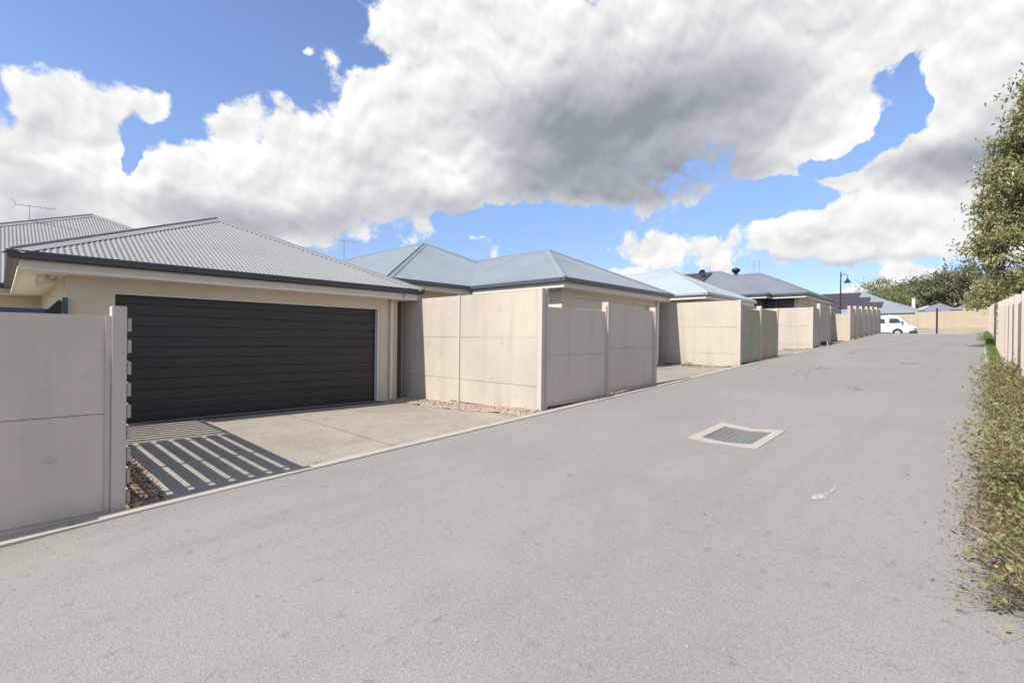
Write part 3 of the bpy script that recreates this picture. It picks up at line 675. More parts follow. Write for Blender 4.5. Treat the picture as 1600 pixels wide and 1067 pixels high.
# ---- fourth house
h4 = thing('house', (33, 12, .1), 'dark walled house with slate grey hip roof and solar panels', 'house')
hip_roof(h4, 29.55, 36.3, 6.6, 2.68, .49, 11.8, MT['roof_slate'], MT['roof_slate'], per=4)
eave_set(h4, 29.55, 36.3, 6.6, 9.2, 2.68, MT['gutter_blue'], MT['trim'], MT['soffit'], .6)
garage_front(h4, 30.2, 35.8, 7.2, .08, 2.45, 30.9, 35.3, 2.25, MT['trim'], MT['door_cream'], ribs=5, back=5, side_m=MT['darkwall'])
MB().tube([(30.12, 8.3, 2.5), (30.12, 8.3, .2)], .04, 8).build('downpipe', MT['gutter_blue'], h4)
r4, _ = hip_roof(h4, 28.85, 37.15, 8.35, 2.68, .48, 20.0, MT['roof_slate'], MT['roof_slate'], per=4, back_hip=True)
eave_set(h4, 28.85, 37.15, 8.35, 24, 2.68, MT['gutter_blue'], MT['trim'], MT['soffit'], .5)
for b_ in ((29.35, 29.55, 8.85, 24, 0, 2.45), (29.55, 30.2, 8.85, 9.05, 0, 2.45)): MB().box(*b_).build('wall', MT['darkwall'], h4)
def solar(parent_thing_label, pts, group):
    """pts: four corners on the roof plane (lower left, lower right, upper right, upper left)"""
    a, b, c, d = [Vector(p) for p in pts]; n = (b - a).cross(d - a).normalized(); n = n if n.z > 0 else -n
    mb = MB(); mb.add([p + n * .06 for p in (a, b, c, d)] + [p + n * .10 for p in (a, b, c, d)], [(0,3,2,1),(4,5,6,7),(0,1,5,4),(1,2,6,5),(2,3,7,6),(3,0,4,7)])
    return tag(mb.build('solar_panel', MT['panel']), parent_thing_label, 'solar panel', group)
for k in range(5):      # on the west face of the fourth roof
    y0 = 12.9 + k * 1.1
    def pf(y, s_): return (28.9 + s_, y, 2.68 + .48 * s_)
    solar('dark solar panel on the west slope of the slate roof', [pf(y0, 2.3), pf(y0 + 1.04, 2.3), pf(y0 + 1.04, 3.85), pf(y0, 3.85)], 'solar panels on the slate roof')
vt = thing('roof_vent', (33.25, 11.58, 4.4), 'black round whirly vent on the slate roof', 'vent')
def whirly(x, y, z):
    v = MB(); v.tube([(x, y, z - .3), (x, y, z + .12)], .13, 12); v.build('pipe', MT['black'], vt)
    q = MB(); q.tube([(x, y, z + .12), (x, y, z + .18), (x, y, z + .29), (x, y, z + .38), (x, y, z + .43)], [.15, .24, .27, .19, .03], 14); q.build('turbine', MT['black'], vt, smooth=True)
whirly(33.25, 11.58, 4.42)
t = thing('tv_aerial', (33.0, 10.3, 4.4), 'pair of upright aerial rods on the slate roof apex', 'aerial')
for q_ in (10.4, 10.08):
    m_ = MB(); m_.tube([(33, q_, 4.3), (33, q_, 5.15)], .018, 5)
    for hh in (4.75, 4.9, 5.02, 5.12): m_.tube([(32.9, q_ - .09, hh), (33.1, q_ + .09, hh)], .012, 4)
    m_.build('antenna_rod', MT['alu'], t)
t = thing('roof_aerial', (32.2, 13.4, 4.2), 'small dark dish aerial on the west slope of the slate roof', 'aerial')
MB().tube([(32.1, 13.2, 4.1), (32.1, 13.2, 4.42), (31.9, 13.2, 4.5)], .03, 6).build('bracket', MT['black'], t)
MB().tube([(31.88, 13.2, 4.5), (31.84, 13.2, 4.5), (31.76, 13.2, 4.52)], [.04, .12, .21], 14, caps=False).build('dish', MT['black'], t)
# ---- fifth garage
h5 = thing('house', (45, 12, .6), 'small cream garage with grey hip roof behind the stepped panels', 'house')
hip_roof(h5, 41.6, 47.7, 8.2, 2.66, .42, 16, MT['roof_slate'], MT['roof_slate'], per=3)
eave_set(h5, 41.6, 47.7, 8.2, 16, 2.66, MT['gutter_blue'], MT['trim'], MT['soffit'], .5)
garage_front(h5, 42.1, 47.2, 8.7, .5, 2.44, 42.6, 46.9, 2.3, MT['cream'], MT['door_cream'], ribs=5, back=7)

# ------------------------------------------------------------------ aerials
def yagi(x, y, z, h, label, n=7, L=.9, dirv=(1, 0), tilt=0.0):
    t = thing('tv_aerial', (x, y, z), label, 'aerial')
    MB().tube([(x, y, z - .3), (x, y, z + h)], .014, 6).build('mast', MT['alu'], t)
    d = Vector((dirv[0], dirv[1], tilt)).normalized(); p = Vector((d.y, -d.x, 0)).normalized(); c = Vector((x, y, z + h - .02))
    b = MB(); b.tube([c - d * L * .35, c + d * L * .65], .011, 5)
    for i in range(n):
        q = c + d * L * (-.33 + .97 * i / (n - 1)); w_ = .20 - .012 * i; b.tube([q - p * w_, q + p * w_], .006, 4)
    b.tube([c - d * .3, c - d * .42 + Vector((0, 0, .16))], .007, 4); b.tube([c - d * .3, c - d * .42 - Vector((0, 0, .16))], .007, 4)
    b.build('antenna', MT['alu'], t)
yagi(.6, 20.7, 3.36, .50, 'thin tv aerial on the roof ridge above the near wall', n=6, L=.9, dirv=(.9, -.35), tilt=-.05)
yagi(8.4, 16.3, 2.2, 1.24, 'tv aerial on a thin pole between the first two roofs', n=7, L=.7, dirv=(.7, -.7), tilt=-.1)

# ------------------------------------------------------------------ the drain in the lane
t = thing('drain_grate', (7.42, 2.52, zk(7.4) - .05), 'dished steel drain grate in a pale concrete surround in the middle of the lane', 'drain')
def dz(x, y): return zl(x, y) - .06 * max(0, 1 - abs(y - 2.52) / .9) + .004
def bar(mb, x0, x1, y0, y1, top, th, segs=1):
    for i in range(segs):
        ya, yb = y0 + (y1 - y0) * i / segs, y0 + (y1 - y0) * (i + 1) / segs
        vs = [(x, y, dz(x, y) + top + d_) for d_ in (-th, 0) for (x, y) in ((x0, ya), (x1, ya), (x1, yb), (x0, yb))]
        mb.add(vs, [(0,3,2,1),(4,5,6,7),(0,1,5,4),(1,2,6,5),(2,3,7,6),(3,0,4,7)])
fr = MB(); ix0, ix1, iy0, iy1 = GX0 + .15, GX1 - .17, GY0 + .12, GY1 - .12; ym = 2.52
for (a, b) in ((GX0 - .012, ix0), (ix1, GX1 + .012)): bar(fr, a, b, GY0 - .012, ym, .006, .12); bar(fr, a, b, ym, GY1 + .012, .006, .12)
bar(fr, ix0, ix1, GY0 - .012, iy0, .006, .12); bar(fr, ix0, ix1, iy1, GY1 + .012, .006, .12)
fr.build('surround', MT['concrete_kerb'], t)
pit = MB(); pit.box(ix0 - .01, ix1 + .01, iy0 - .01, iy1 + .01, zk(7.4) - .30, zk(7.4) - .24); pit.build('pit', MT['pit'], t)
gr = MB()
for i in range(17):
    x = ix0 + .006 + i * (ix1 - ix0 - .03) / 16; bar(gr, x, x + .010, iy0, iy1, -.002, .010, 8)
for j in range(9):
    y = iy0 + .006 + j * (iy1 - iy0 - .03) / 8; bar(gr, ix0, ix1, y, y + .013, -.003, .010, 1)
gr.build('grate', MT['grate_steel'], t)

# marks on the asphalt
def flat_blob(mb, cx, cy, r, st_=1.0, ang=0, n=14, jag=.5, lift=.005):
    k = len(mb.v); ca, sa = math.cos(ang), math.sin(ang)
    pts_ = []
    for i in range(n):
        a = 2 * math.pi * i / n; rr = r * (1 - jag * random.random()); x_ = rr * math.cos(a) * st_; y_ = rr * math.sin(a)
        X_, Y_ = cx + x_ * ca - y_ * sa, cy + x_ * sa + y_ * ca; pts_.append((X_, Y_, zl(X_, Y_) + lift))
    mb.v.append((cx, cy, zl(cx, cy) + lift)); mb.v += pts_
    mb.f += [(k, k + 1 + i, k + 1 + (i + 1) % n) for i in range(n)]
pm = MB()
for (dx, dy, r, s_, a) in ((0,0,.055,1.6,.3),(-.06,.03,.035,2.2,.1),(.06,-.02,.03,2.0,.9),(.13,-.03,.016,2.5,.4),(.24,-.05,.018,3,.1),(.30,-.055,.014,3,.2),(.38,-.05,.012,3,.3),(-.02,-.05,.02,1.5,.2)):
    flat_blob(pm, 5.22 + dx, 1.05 + dy, r, s_, a)
tag(pm.build('paint_mark', MT['chalk'], recalc=False), 'small white paint scuff on the lane below the drain', 'paint mark')
pm = MB()
for _ in range(60):
    x_, y_ = 1 + random.random() ** 1.5 * 22, YR + .3 + random.random() * 5.2; flat_blob(pm, x_, y_, .004 + .006 * random.random(), 1.5, random.random() * 3, 7)
tag(pm.build('paint_specks', MT['chalk'], recalc=False), 'tiny white specks scattered over the asphalt', 'specks', kind='stuff')
pm = MB()
for (x_, y_, r, s_, a) in ((16, 3.6, .22, 3.0, .2), (17.5, 3.4, .14, 4, .1), (20.5, 1.6, .10, 4, 1.2), (24.5, 3.9, .12, 2, .1), (13.2, 2.0, .1, 3, .4)):
    for q in range(14): flat_blob(pm, x_ + random.gauss(0, r * 1.6), y_ + random.gauss(0, r), .02 + .04 * random.random(), s_, a, 9, .6, .004)
tag(pm.build('tyre_scuff', MT['scuff'], recalc=False), 'faint dark scuffs worn into the lane surface', 'scuff', kind='stuff')
lp = MB()
for _ in range(34):
    x_, y_ = 1.6 + random.random() ** 1.4 * 18, YR + random.random() ** .8 * 5.7; a = random.random() * 6.28; s_ = .008 + .012 * random.random(); z_ = zl(x_, y_)
    c_, n_ = math.cos(a) * s_, math.sin(a) * s_
    lp.add([(x_ - c_, y_ - n_, z_ + .008), (x_ + n_ * .4, y_ - c_ * .4, z_ + .014), (x_ + c_, y_ + n_, z_ + .02), (x_ - n_ * .4, y_ + c_ * .4, z_ + .006)], [(0, 1, 2, 3)])
tag(lp.build('leaf_litter', MT['litter'], recalc=False), 'tiny dry leaves and twigs scattered over the asphalt', 'leaf litter', kind='stuff')

# ------------------------------------------------------------------ lamp, post
t = thing('street_lamp', (58, 10.1, .65), 'slender dark street lamp with a hooked arm and bell shade behind the stepped panels', 'street lamp')
MB().tube([(58, 10.1, .6), (58, 10.1, 1.4), (58, 10.1, 7.15)], [.11, .075, .05], 10).build('pole', MT['black'], t)
arm = []
for i in range(11):
    a = math.pi * i / 10; arm.append((58, 10.1 - .03 - .26 + .26 * math.cos(a), 6.55 + .34 * math.sin(a)))
arm[0] = (58, 10.1, 6.2); MB().tube(arm + [(58, 10.1 - .56, 6.45)], .03, 8).build('arm', MT['black'], t)
MB().tube([(58, 9.54, 6.48), (58, 9.54, 6.36), (58, 9.54, 6.22), (58, 9.54, 6.05), (58, 9.54, 6.0)], [.05, .10, .16, .30, .36], 16).build('lamp_shade', MT['black'], t)
t = thing('sign_post', (50, 2.4, .75), 'bare dark steel post standing at the crest of the lane', 'post')
MB().box(49.95, 50.06, 2.35, 2.46, .6, 2.76).build('post', MT['black'], t, bevel=.005)
MB().tube([(50.005, 2.405, 2.76), (50.005, 2.405, 2.79)], [.075, .04], 8).build('post_cap', MT['black'], t)

# ------------------------------------------------------------------ van
VX, VY, VZ = 56.0, 4.15, .65      # side facing -X at VX, nose at VY
vn = thing('parked_van', (VX + .85, VY + 2.3, VZ), 'white van parked across the top of the lane, nose to the right', 'van')
lev = [(.30, .10, 4.62, .80), (.42, .02, 4.68, .84), (.62, 0, 4.70, .85), (.80, .03, 4.70, .855), (.98, .16, 4.70, .85), (1.10, .42, 4.69, .84), (1.35, .66, 4.67, .81), (1.62, .93, 4.64, .765), (1.78, 1.10, 4.60, .73), (1.90, 1.32, 4.52, .68), (1.97, 1.75, 4.35, .58), (1.985, 2.2, 4.1, .4)]
def vanring(z, yf, yr, hw, n=40):
    out = []
    cy, ly = (yf + yr) / 2, (yr - yf) / 2
    for i in range(n):
        a = 2 * math.pi * i / n; c_, s_ = math.cos(a), math.sin(a); p_ = .16
        out.append((VX + .85 + hw * math.copysign(abs(c_) ** p_, c_), VY + cy + ly * math.copysign(abs(s_) ** p_, s_), VZ + z))
    return out
b = MB(); n = 40
for L_ in lev: b.v += vanring(*L_)
for i in range(len(lev) - 1):
    for j in range(n): b.f.append((i*n + j, i*n + (j+1) % n, (i+1)*n + (j+1) % n, (i+1)*n + j))
b.f.append(tuple(range(n))[::-1]); b.f.append(tuple((len(lev)-1)*n + j for j in range(n)))
body = b.build('body', MT['van'], vn, smooth=True)
def hw_at(z):
    for i in range(len(lev) - 1):
        if lev[i][0] <= z <= lev[i+1][0]: t_ = (z - lev[i][0]) / (lev[i+1][0] - lev[i][0]); return lev[i][3] * (1 - t_) + lev[i+1][3] * t_, lev[i][1] * (1 - t_) + lev[i+1][1] * t_
def side_poly(name, pts_, m, off=.008):
    """poly given in (y along van, z), laid on both flanks"""
    for s_ in (-1, 1):
        mb = MB(); o = [(VX + .85 + s_ * (hw_at(z)[0] + off), VY + y, VZ + z) for y, z in pts_]; i_ = [(VX + .85 + s_ * (hw_at(z)[0] - .02), VY + y, VZ + z) for y, z in pts_]
        k = len(pts_); mb.add(o + i_, [tuple(range(k)), tuple(range(2*k - 1, k - 1, -1))] + [(q, (q+1) % k, k + (q+1) % k, k + q) for q in range(k)]); mb.build(name, m, vn)
side_poly('front_window', [(.98, 1.22), (1.85, 1.22), (1.85, 1.66), (1.24, 1.66), (1.1, 1.5)], MT['glass'])
side_poly('side_window', [(2.1, 1.20), (3.2, 1.20), (3.2, 1.64), (2.2, 1.64)], MT['glass'])
side_poly('side_window', [(3.35, 1.20), (4.45, 1.20), (4.35, 1.64), (3.35, 1.64)], MT['glass'])
side_poly('door_handle', [(1.72, 1.04), (1.92, 1.04), (1.92, 1.08), (1.72, 1.08)], MT['plastic'], .03)
side_poly('door_seam', [(1.955, .4), (1.975, .4), (1.975, 1.7), (1.955, 1.7)], MT['plastic'], .003)
side_poly('sill', [(1.75, .32), (3.4, .32), (3.4, .40), (1.75, .40)], MT['plastic'])
ws = MB(); o = []
for z, w_ in ((1.14, .70), (1.35, .68), (1.62, .64), (1.78, .60)): o += [(VX + .85 - w_, VY + hw_at(z)[1] - .012, VZ + z), (VX + .85 + w_, VY + hw_at(z)[1] - .012, VZ + z)]
ws.add(o, [(0, 1, 3, 2), (2, 3, 5, 4), (4, 5, 7, 6)]); ws.build('windscreen', MT['glass'], vn)
MB().box(VX - .015, VX + 1.715, VY - .06, VY + .42, VZ + .28, VZ + .58).build('bumper', MT['plastic'], vn, bevel=.04)
for s_ in (-1, 1):
    cx = VX + .85 + s_ * .66
    MB().box(cx - .20, cx + .20, VY - .025, VY + .38, VZ + .70, VZ + .93).build('headlight', MT['lens'], vn, bevel=.03)
    MB().box(VX + .85 + s_ * 1.0 - .09, VX + .85 + s_ * 1.0 + .09, VY + .80, VY + .95, VZ + 1.15, VZ + 1.42).build('mirror', MT['plastic'], vn, bevel=.03)
    for yc in (1.22, 3.75):
        xw = VX + .85 + s_ * .79
        a_ = MB(); a_.tube([(xw - .085, VY + yc, VZ + .37), (xw + .085, VY + yc, VZ + .37)], .385, 24); a_.build('wheel_arch', MT['plastic'], vn)
        w_ = MB(); w_.tube([(xw - .10, VY + yc, VZ + .33), (xw + .10, VY + yc, VZ + .33)], .33, 28); wo_ = w_.build('wheel', MT['tyre'], vn)
        r_ = MB(); xo = xw + s_ * .10
        r_.tube([(xo - .02, VY + yc, VZ + .33), (xo + .012 * s_, VY + yc, VZ + .33)], .215, 24)
        r_.build('rim', MT['rim'], wo_)
MB().box(VX + .5, VX + 1.2, VY - .03, VY + .05, VZ + .62, VZ + .72).build('grille', MT['plastic'], vn)

# ------------------------------------------------------------------ far houses beyond the end wall
def far_house(x0, x1, y0, y1, z, pitch, label, rm='roof_blue', panels=(), ze=.9):
    t = thing('far_house', ((x0 + x1) / 2, (y0 + y1) / 2, ze), label, 'house', 'houses beyond the end wall')
    mb = MB(); X0, X1, Y0, Y1 = x0, x1, y0, y1
    if (y1 - y0) >= (x1 - x0):
        h = (x1 - x0) / 2; zr = z + pitch * h; T0, T1 = ((x0+x1)/2, y0 + h, zr), ((x0+x1)/2, y1 - h, zr)
        faces = [([(x0,y0,z),(x1,y0,z),T0],(1,0,0)), ([(x0,y0,z),T0,T1,(x0,y1,z)],(0,1,0)), ([(x1,y0,z),T0,T1,(x1,y1,z)],(0,1,0)), ([(x0,y1,z),(x1,y1,z),T1],(1,0,0))]
    else:
        h = (y1 - y0) / 2; zr = z + pitch * h; T0, T1 = (x0 + h, (y0+y1)/2, zr), (x1 - h, (y0+y1)/2, zr)
        faces = [([(x0,y0,z),(x0,y1,z),T0],(0,1,0)), ([(x0,y0,z),T0,T1,(x1,y0,z)],(1,0,0)), ([(x0,y1,z),T0,T1,(x1,y1,z)],(1,0,0)), ([(x1,y0,z),(x1,y1,z),T1],(0,1,0))]
    for f_, e_ in faces: roof_face(mb, f_, e_, .3, .012, 4)
    r = mb.build('roof', MT[rm], t, recalc=False)
    c = MB(); c.tube([T0, T1], .09, 6)
    for p_ in ((x0,y0,z),(x1,y0,z),(x0,y1,z),(x1,y1,z)):
        q_ = T0 if (Vector(p_) - Vector(T0)).length < (Vector(p_) - Vector(T1)).length else T1; c.tube([p_, q_], .07, 6)
    c.build('ridge_cap', MT[rm], r)
    g_ = MB(); 
    for a_, b_ in (((x0,y0),(x1,y0)),((x1,y0),(x1,y1)),((x1,y1),(x0,y1)),((x0,y1),(x0,y0))): g_.obox((a_[0],a_[1],z-.06),(b_[0],b_[1],z-.06),.14,.16)
    g_.build('gutter', MT['gutter_dark'], t)
    w_ = MB(); w_.box(x0+.5, x1-.5, y0+.5, y1-.5, ze - .6, z - .1); w_.build('wall', MT['cream'], t)
    return t
# the big one with three rows of solar panels on its west slope
far_house(75, 87.5, 5.2, 26, 3.70, .52, 'large blue grey roofed house with stepped rows of solar panels', 'roof_blue')
def pw_(y, s_): return (75 + s_, y, 3.70 + .52 * s_)
rows = [(8.95, 1.45, 3.05), (10.45, 3.1, 4.55), (11.75, 4.6, 6.0)]
for ri, (ys_, s0, s1) in enumerate(rows):
    for k in range(8 - ri):
        y0 = ys_ + k * 1.065
        solar(('lowest', 'middle', 'topmost')[ri] + ' row solar panel on the large blue grey roof beyond the lane', [pw_(y0, s0), pw_(y0 + 1.05, s0), pw_(y0 + 1.05, s1), pw_(y0, s1)], 'solar panels in the ' + ('lowest', 'middle', 'topmost')[ri] + ' row on the large far roof')
far_house(93, 103, 5.9, 15.0, 4.85, .42, 'pale grey roofed house just right of the large solar roof')
far_house(108, 116, 3.6, 9.5, 5.4, .42, 'low blue grey roofed house between the pale roof and the post', 'roof_pale')
far_house(95, 106, 1.9, 7.0, 4.85, .52, 'grey hip roofed house directly behind the bare post', 'roof_slate')
far_house(92, 102, -1.9, 3.0, 4.85, .48, 'grey roofed house behind the raised end of the end wall', 'roof_blue')
def pz(y, s_): return (92 + s_, y, 4.85 + .48 * s_)
solar('small solar panel array on the roof behind the raised end of the end wall', [pz(.1, .8), pz(1.5, .8), pz(1.4, 2.0), pz(.2, 2.0)], None)
t = thing('chimney_stack', (110, 8.5, 6), 'pale boxy flue rising behind the far roofs below the trees', 'flue')
MB().box(110, 110.6, 8.2, 8.65, 4.5, 7.9).build('stack', MT['pale'], t)
MB().box(109.95, 110.65, 8.15, 8.7, 7.9, 8.0).build('stack_cap', MT['gutter_pale'], t)

# ------------------------------------------------------------------ foliage
def leaf_quads(cent, nrm_jit, size, asp=2.2, droop=.3, fold=False):
    """cent (n,3) -> diamond leaves with random orientation"""
    n = len(cent); a = rng.random(n) * 6.283; el_ = (rng.random(n) - .5 - droop) * 1.9
    d = np.stack([np.cos(a) * np.cos(el_), np.sin(a) * np.cos(el_), np.sin(el_)], 1)
    r = rng.normal(size=(n, 3)); s = np.cross(d, r); s /= np.linalg.norm(s, axis=1)[:, None] + 1e-6
    L = size * (.6 + .8 * rng.random(n))[:, None]; Wd = L / asp
    V = np.stack([cent - d * L / 2, cent + s * Wd / 2 - d * L * .05, cent + d * L / 2, cent - s * Wd / 2 - d * L * .05], 1).reshape(-1, 3)
    Fq = np.arange(n * 4).reshape(n, 4); return V, Fq
def branch_pts(a, b, k=5, wob=.1):
    a, b = np.array(a, float), np.array(b, float); t_ = np.linspace(0, 1, k)[:, None]; p = a + (b - a) * t_
    p[1:-1] += rng.normal(size=(k - 2, 3)) * wob * np.linalg.norm(b - a) * .5; p[:, 2] += .12 * np.linalg.norm(b - a) * np.sin(t_[:, 0] * 3.14); return [tuple(q) for q in p]
def tree(name, base, h, lean, prof, nclust, per, lsize, lm, label, cat='tree', group=None, tr=.18, clr=.45, start=.18, asp=2.2, spread=1.0):
    """prof(t)-> crown radius at relative height t; clusters of leaves on limb tips"""
    bx, by, bz = base; t = thing(name, base, label, cat, group)
    tk = MB(); top = (bx + lean[0], by + lean[1], bz + h * .93)
    pts_ = [(bx + lean[0] * q + random.gauss(0, .03 * h * .1), by + lean[1] * q + random.gauss(0, .03 * h * .1), bz - .2 + (h * .93 + .2) * q) for q in np.linspace(0, 1, 7)]
    tk.tube(pts_, [tr * (1.15 - q * 1.05) for q in np.linspace(0, 1, 7)], 9)
    cs_ = []
    for i in range(nclust):
        u_ = start + (1 - start) * (random.random() ** .85); R0 = prof(u_); a = random.random() * 6.283; rr = R0 * (.35 + .65 * random.random() ** .5)
        c_ = np.array([bx + lean[0] * u_ + rr * math.cos(a), by + lean[1] * u_ + rr * math.sin(a), bz + h * u_ + random.gauss(0, .03) * h]); cs_.append(c_)
        if i % 3 == 0:
            uu = max(.06, u_ - .22 * rr / max(.3, R0) - .05); s0 = (bx + lean[0] * uu, by + lean[1] * uu, bz + h * uu); tk.tube(branch_pts(s0, c_, 5, .12), [tr * .34 * (1 - uu * .6), tr * .25, tr * .16, tr * .1, tr * .05], 5)
    tk.build('trunk', MT['bark'], t, smooth=True)
    cen = np.concatenate([c_ + rng.normal(size=(per, 3)) * np.array([clr, clr, clr * .62]) * (.6 + .8 * random.random()) for c_ in cs_])
    V, Fq = leaf_quads(cen, 0, lsize, asp); raw('crown', V, Fq, lm, t)
    return t
# near tree on the right, behind the wall
def prof_near(u_):
    pts_ = [(0, .3), (.12, 1.0), (.2, 2.4), (.28, 2.9), (.38, 3.5), (.47, 2.9), (.59, 2.8), (.71, 2.4), (.86, 1.7), (.96, .9), (1, .5)]
    for (a, b), (c, d) in zip(pts_, pts_[1:]):
        if a <= u_ <= c: return b + (d - b) * (u_ - a) / (c - a)
    return .3
tree('leafy_tree', (28, -2.35, zk(28)), 10.9, (-.1, .1), lambda u_: prof_near(u_) * .84, 560, 130, .155, MT['leaf'], 'tall leafy olive green tree rising over the right hand wall', tr=.2, clr=.24, start=.21, asp=2.3)
tree('leafy_tree', (62, -2.0, .8), 5.4, (0, .1), lambda u_: 2.9 * math.sin(math.pi * min(1, u_ * .8 + .15)) + .2, 170, 110, .24, MT['leaf'], 'low bushy tree at the far right beyond the ribbed wall', tr=.12, clr=.45, start=.5)
# distant bush: individual crowns against the sky
def gum(x, y, h, label, w_=.34, bright=False, layers=None):
    def pr_(u_):
        return h * w_ * (.35 + .65 * math.sin(math.pi * min(1, max(0, (u_ - .25) / .8))))
    tree('gum_tree', (x, y, 1.6), h, (random.gauss(0, .04) * h, random.gauss(0, .04) * h), pr_, int(34 + h * 2.2), 46, h * .030, MT['leaf_far_b'] if bright else MT['leaf_far'], label, 'tree', 'gum trees on the skyline', tr=.02 * h, clr=h * .055, start=.34, asp=1.5, spread=1)
cand = []
def far_xy(u, dist):      # world position at distance along the view direction of a skyline feature
    d = Fv + Rv * ((u - 800) / F_PX); return d.x * dist, d.y * dist
GUMS = [(1368, 112, 445, 1), (1384, 118, 442, 1), (1401, 110, 452, 1), (1417, 125, 447, 0), (1430, 118, 446, 0), (1442, 128, 438, 0), (1455, 120, 437, 0), (1469, 115, 434, 0), (1481, 125, 432, 0),
        (1493, 108, 421, 0), (1506, 122, 432, 0), (1521, 112, 428, 0), (1536, 108, 438, 0), (1550, 104, 440, 1), (1568, 106, 436, 0), (1590, 104, 432, 0), (1340, 140, 466, 0), (1354, 130, 460, 0)]
adj = ['leftmost bright crowned', 'round crowned bright', 'short bright', 'grey green rounded', 'low olive', 'broad dark', 'dense rounded', 'tall grey', 'ragged topped', 'flat topped emergent', 'spreading', 'second flat topped', 'brownish', 'light green', 'dark', 'half hidden', 'smallest distant', 'small hazy']
for (u, dd, vt_, br_), ad in zip(GUMS, adj):
    x, y = far_xy(u, dd); gum(x, y, (539 - vt_) / 765.0 * dd - 1.6, ad + ' gum tree on the skyline beyond the far roofs', bright=bool(br_), w_=.42)
# far woodland mass below the crowns
cen = []
for i in range(520):
    u = 1325 + random.random() * 300; dd = 112 + random.random() * 26; x, y = far_xy(u, dd); hh = (3.5 + 6.5 * min(1, max(0, (u - 1370) / 90))) * random.random() ** .7 if u > 1362 else 2.5 * random.random()
    cen.append(np.array([x, y, 2.0 + hh]) + rng.normal(size=(60, 3)) * np.array([1.0, 1.0, .7]))
V, Fq = leaf_quads(np.concatenate(cen), 0, .42, 1.5)
tag(raw('woodland', V, Fq, MT['leaf_far']), 'mass of dark green bush beneath the skyline gum trees', 'woodland', kind='stuff')

# ------------------------------------------------------------------ weeds along the right hand kerb
def blades(cx, cy, cz, n, h, spreadv, lean, width, out):
    """curved three segment blades/stems; returns arrays of quads"""
    a = rng.random(n) * 6.283; ln = lean * (.3 + rng.random(n)); L = h * (.5 + .7 * rng.random(n))
    dx, dy = np.cos(a) * ln + out[0], np.sin(a) * ln + out[1]
    bx = cx + rng.normal(size=n) * spreadv; by = cy + rng.normal(size=n) * spreadv * .5
    px_, py_ = -np.sin(a), np.cos(a); V = []
    for t_ in (0, .4, .75, 1.0):
        w_ = width * (1 - .75 * t_)
        X = bx + dx * L * t_ ** 1.5; Y = by + dy * L * t_ ** 1.5; Z = cz + L * (t_ - .28 * ln * t_ * t_)
        V += [np.stack([X - px_ * w_, Y - py_ * w_, Z], 1), np.stack([X + px_ * w_, Y + py_ * w_, Z], 1)]
    V = np.stack(V, 1); tips = V[:, 4:, :].mean(1)
    return V, tips
BQ = np.array([(0, 1, 3, 2), (2, 3, 5, 4), (4, 5, 7, 6)])
def blades_mesh(lst): 
    V = np.concatenate(lst); n = len(V); Fq = (BQ[None] + (np.arange(n) * 8)[:, None, None]).reshape(-1, 4); return V.reshape(-1, 3), Fq
def plants(n, xr, yr, Lr, er, width, nleaf, twigs, wob=.12, yb=.9):
    x_ = xr[0] + rng.random(n) * (xr[1] - xr[0]); y_ = yr[0] + rng.random(n) ** 1.4 * (yr[1] - yr[0])
    P_ = np.stack([x_, y_, np.array([zk(q) for q in x_]) + np.where(y_ < -.27, .04, .0)], 1)
    return grow(P_, Lr, er, width, nleaf, twigs, wob, yb)
def grow(P_, Lr, er, width, nleaf, twigs, wob, yb):
    n = len(P_); az_ = rng.normal(size=n) * yb + math.pi / 2 * (rng.random(n) < .6) + (rng.random(n) < .25) * rng.random(n) * 6.28
    e_ = np.radians(er[0] + rng.random(n) * (er[1] - er[0])); L_ = Lr[0] + rng.random(n) * (Lr[1] - Lr[0])
    hx, hy = np.cos(az_), np.sin(az_); K = 6; ts = np.linspace(0, 1, K); w1, w2 = rng.normal(size=n) * wob, rng.normal(size=n) * wob
    pts_ = []
    for t_ in ts:
        h_ = L_ * (np.cos(e_) * t_ + .25 * t_ * t_); v_ = L_ * (np.sin(e_) * t_ - .30 * np.cos(e_) * t_ * t_); sd = L_ * (w1 * np.sin(t_ * 4) + w2 * t_)
        z_ = P_[:, 2] + np.maximum(v_, -.02 + 0 * v_)
        pts_.append(np.stack([P_[:, 0] + hx * h_ - hy * sd, P_[:, 1] + hy * h_ + hx * sd, z_], 1))
    pts_ = np.stack(pts_, 1); pts_[..., 1] = np.maximum(pts_[..., 1], -.47); V_ = []
    px_ = np.stack([-hy, hx, rng.normal(size=n) * .5], 1)
    for i, t_ in enumerate(ts):
        w_ = width * (1 - .7 * t_); V_ += [pts_[:, i] - px_ * w_, pts_[:, i] + px_ * w_]
    V_ = np.stack(V_, 1); out = [V_]; lv = []
    if nleaf:
        m_ = n * nleaf; ii = rng.integers(0, n, m_); tt = .25 + .75 * rng.random(m_); f_ = tt * (K - 1); i0 = np.minimum(f_.astype(int), K - 2); fr_ = (f_ - i0)[:, None]
        lv.append(pts_[ii, i0] * (1 - fr_) + pts_[ii, i0 + 1] * fr_ + rng.normal(size=(m_, 3)) * .012)
    if twigs:
        m_ = int(n * twigs); ii = rng.integers(0, n, m_); i0 = rng.integers(2, K, m_)
        o2, l2 = grow(pts_[ii, i0], (Lr[0] * .22, Lr[1] * .33), (5, 80), width * .6, nleaf_t, 0, wob, 2.5); out += o2; lv += l2
    return out, lv
SQ = np.array([(2*i, 2*i + 1, 2*i + 3, 2*i + 2) for i in range(5)])
SV, LV = [], []
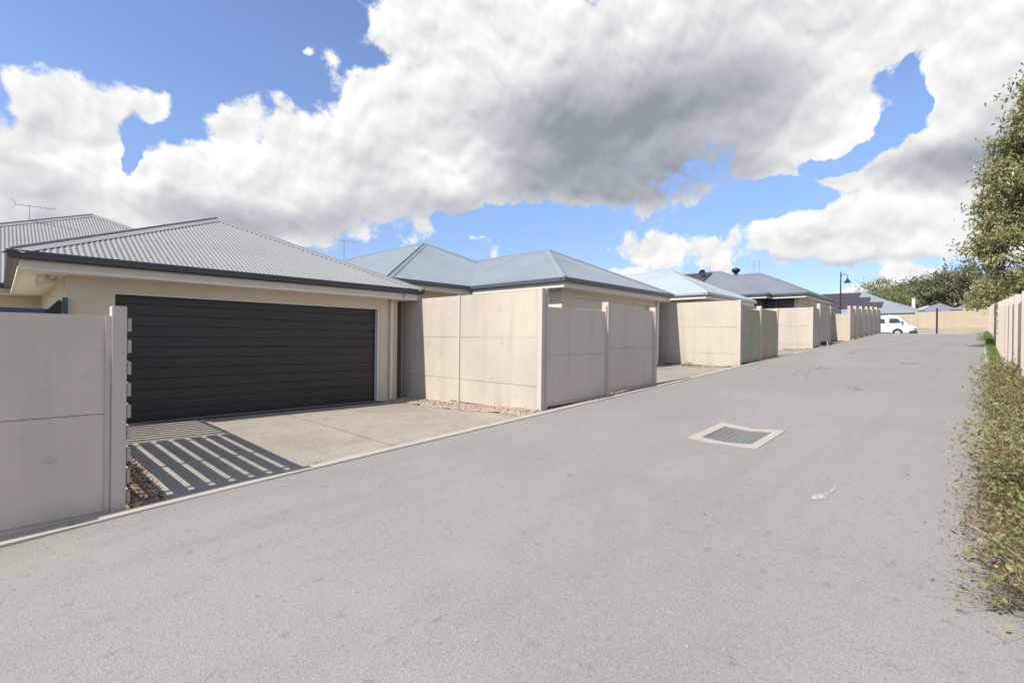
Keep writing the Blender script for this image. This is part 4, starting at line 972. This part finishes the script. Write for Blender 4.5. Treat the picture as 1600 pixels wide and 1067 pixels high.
for args, nlt in (((1700, (4.9, 13.8), (-.47, -.32), (.38, .66), (64, 90), .0036, 2, 4), 4),
                  ((800, (5, 13), (-.45, -.30), (.18, .34), (40, 80), .0032, 3, 4), 5),
                  ((420, (4.0, 7.5), (-.47, -.22), (.22, .48), (20, 70), .0030, 1, 4), 2),
                  ((1000, (3.7, 6.4), (-.47, -.24), (.2, .38), (6, 55), .0026, 0, 4), 1),
                  ((60, (3.9, 9.5), (-.32, -.2), (.3, .5), (2, 16), .0024, 0, 3), 1)):
    nleaf_t = nlt; o_, l_ = plants(*args); SV += o_; LV += l_
V_ = np.concatenate(SV); n = len(V_); Fq = (SQ[None] + (np.arange(n) * 12)[:, None, None]).reshape(-1, 4)
wd = thing('weeds', (10, -.5, zk(10)), 'tangled brown stemmed weeds with small green leaves spilling over the right kerb', 'weeds'); wd['kind'] = 'stuff'
raw('stems', V_.reshape(-1, 3), Fq, MT['weed_stem'], wd)['kind'] = 'stuff'
V, Fq = leaf_quads(np.concatenate(LV), 0, .033, 1.9, .1); raw('leaves', V, Fq, MT['weed_leaf'], wd)['kind'] = 'stuff'
fm_ = MB()
for _ in range(14):
    xx = 3.6 + random.random() * 8; q = (xx, -.25 + random.random() * .3, zk(xx) + .15 + random.random() * .35); fm_.tube([q, (q[0], q[1], q[2] + .006)], [.006, .010], 6)
fm_.build('flowers', MT['flower'], wd)['kind'] = 'stuff'
gl = []
x = 12
while x < 48:
    for _ in range(5):
        V_, _t = blades(x + random.random() * .4, -.37 + random.gauss(0, .05), zk(x) + .03, 22, .13 + (.12 if 33 < x < 40 else 0), .10, .5, .006, (0, .1)); gl.append(V_)
    x += .3
V, Fq = blades_mesh(gl); tag(raw('grass', V, Fq, MT['grass']), 'bright green grass growing between the right kerb and the ribbed wall', 'grass', kind='stuff')
def tuft(x_, y_, z_, h_, n_, label, sp_=.03):
    V_, _t = blades(x_, y_, z_, n_, h_, sp_, .6, .003, (0, 0)); V_, Fq = blades_mesh([V_]); tag(raw('grass_tuft', V_, Fq, MT['grass']), label, 'grass tuft')
tuft(.42, 5.60, zk(.42) + .0, .07, 16, 'tiny grass tuft in the kerb joint below the near wall', .012)
tuft(2.62, 5.70, zk(2.6), .05, 30, 'small green weed at the driveway edge beside the shadow corner', .05)
tuft(1.1, 6.9, -1.53, .07, 24, 'small green weed at the corner of the gravel bed', .03)
tuft(16.95, 7.5, -.86, .20, 90, 'green grass tuft at the foot of the second tall wall', .12)
tuft(16.9, 8.3, -.86, .12, 50, 'low green weed in the shaded corner by the downpipe', .10)
V_, _t = blades(36.5, -.36, zk(36.5), 300, .40, .35, .4, .010, (-.05, .02)); V_, Fq = blades_mesh([V_])
tag(raw('grass_clump', V_, Fq, MT['grass']), 'tall bright green grass clump at the far end of the right kerb', 'grass clump', kind='stuff')
exec_done = True
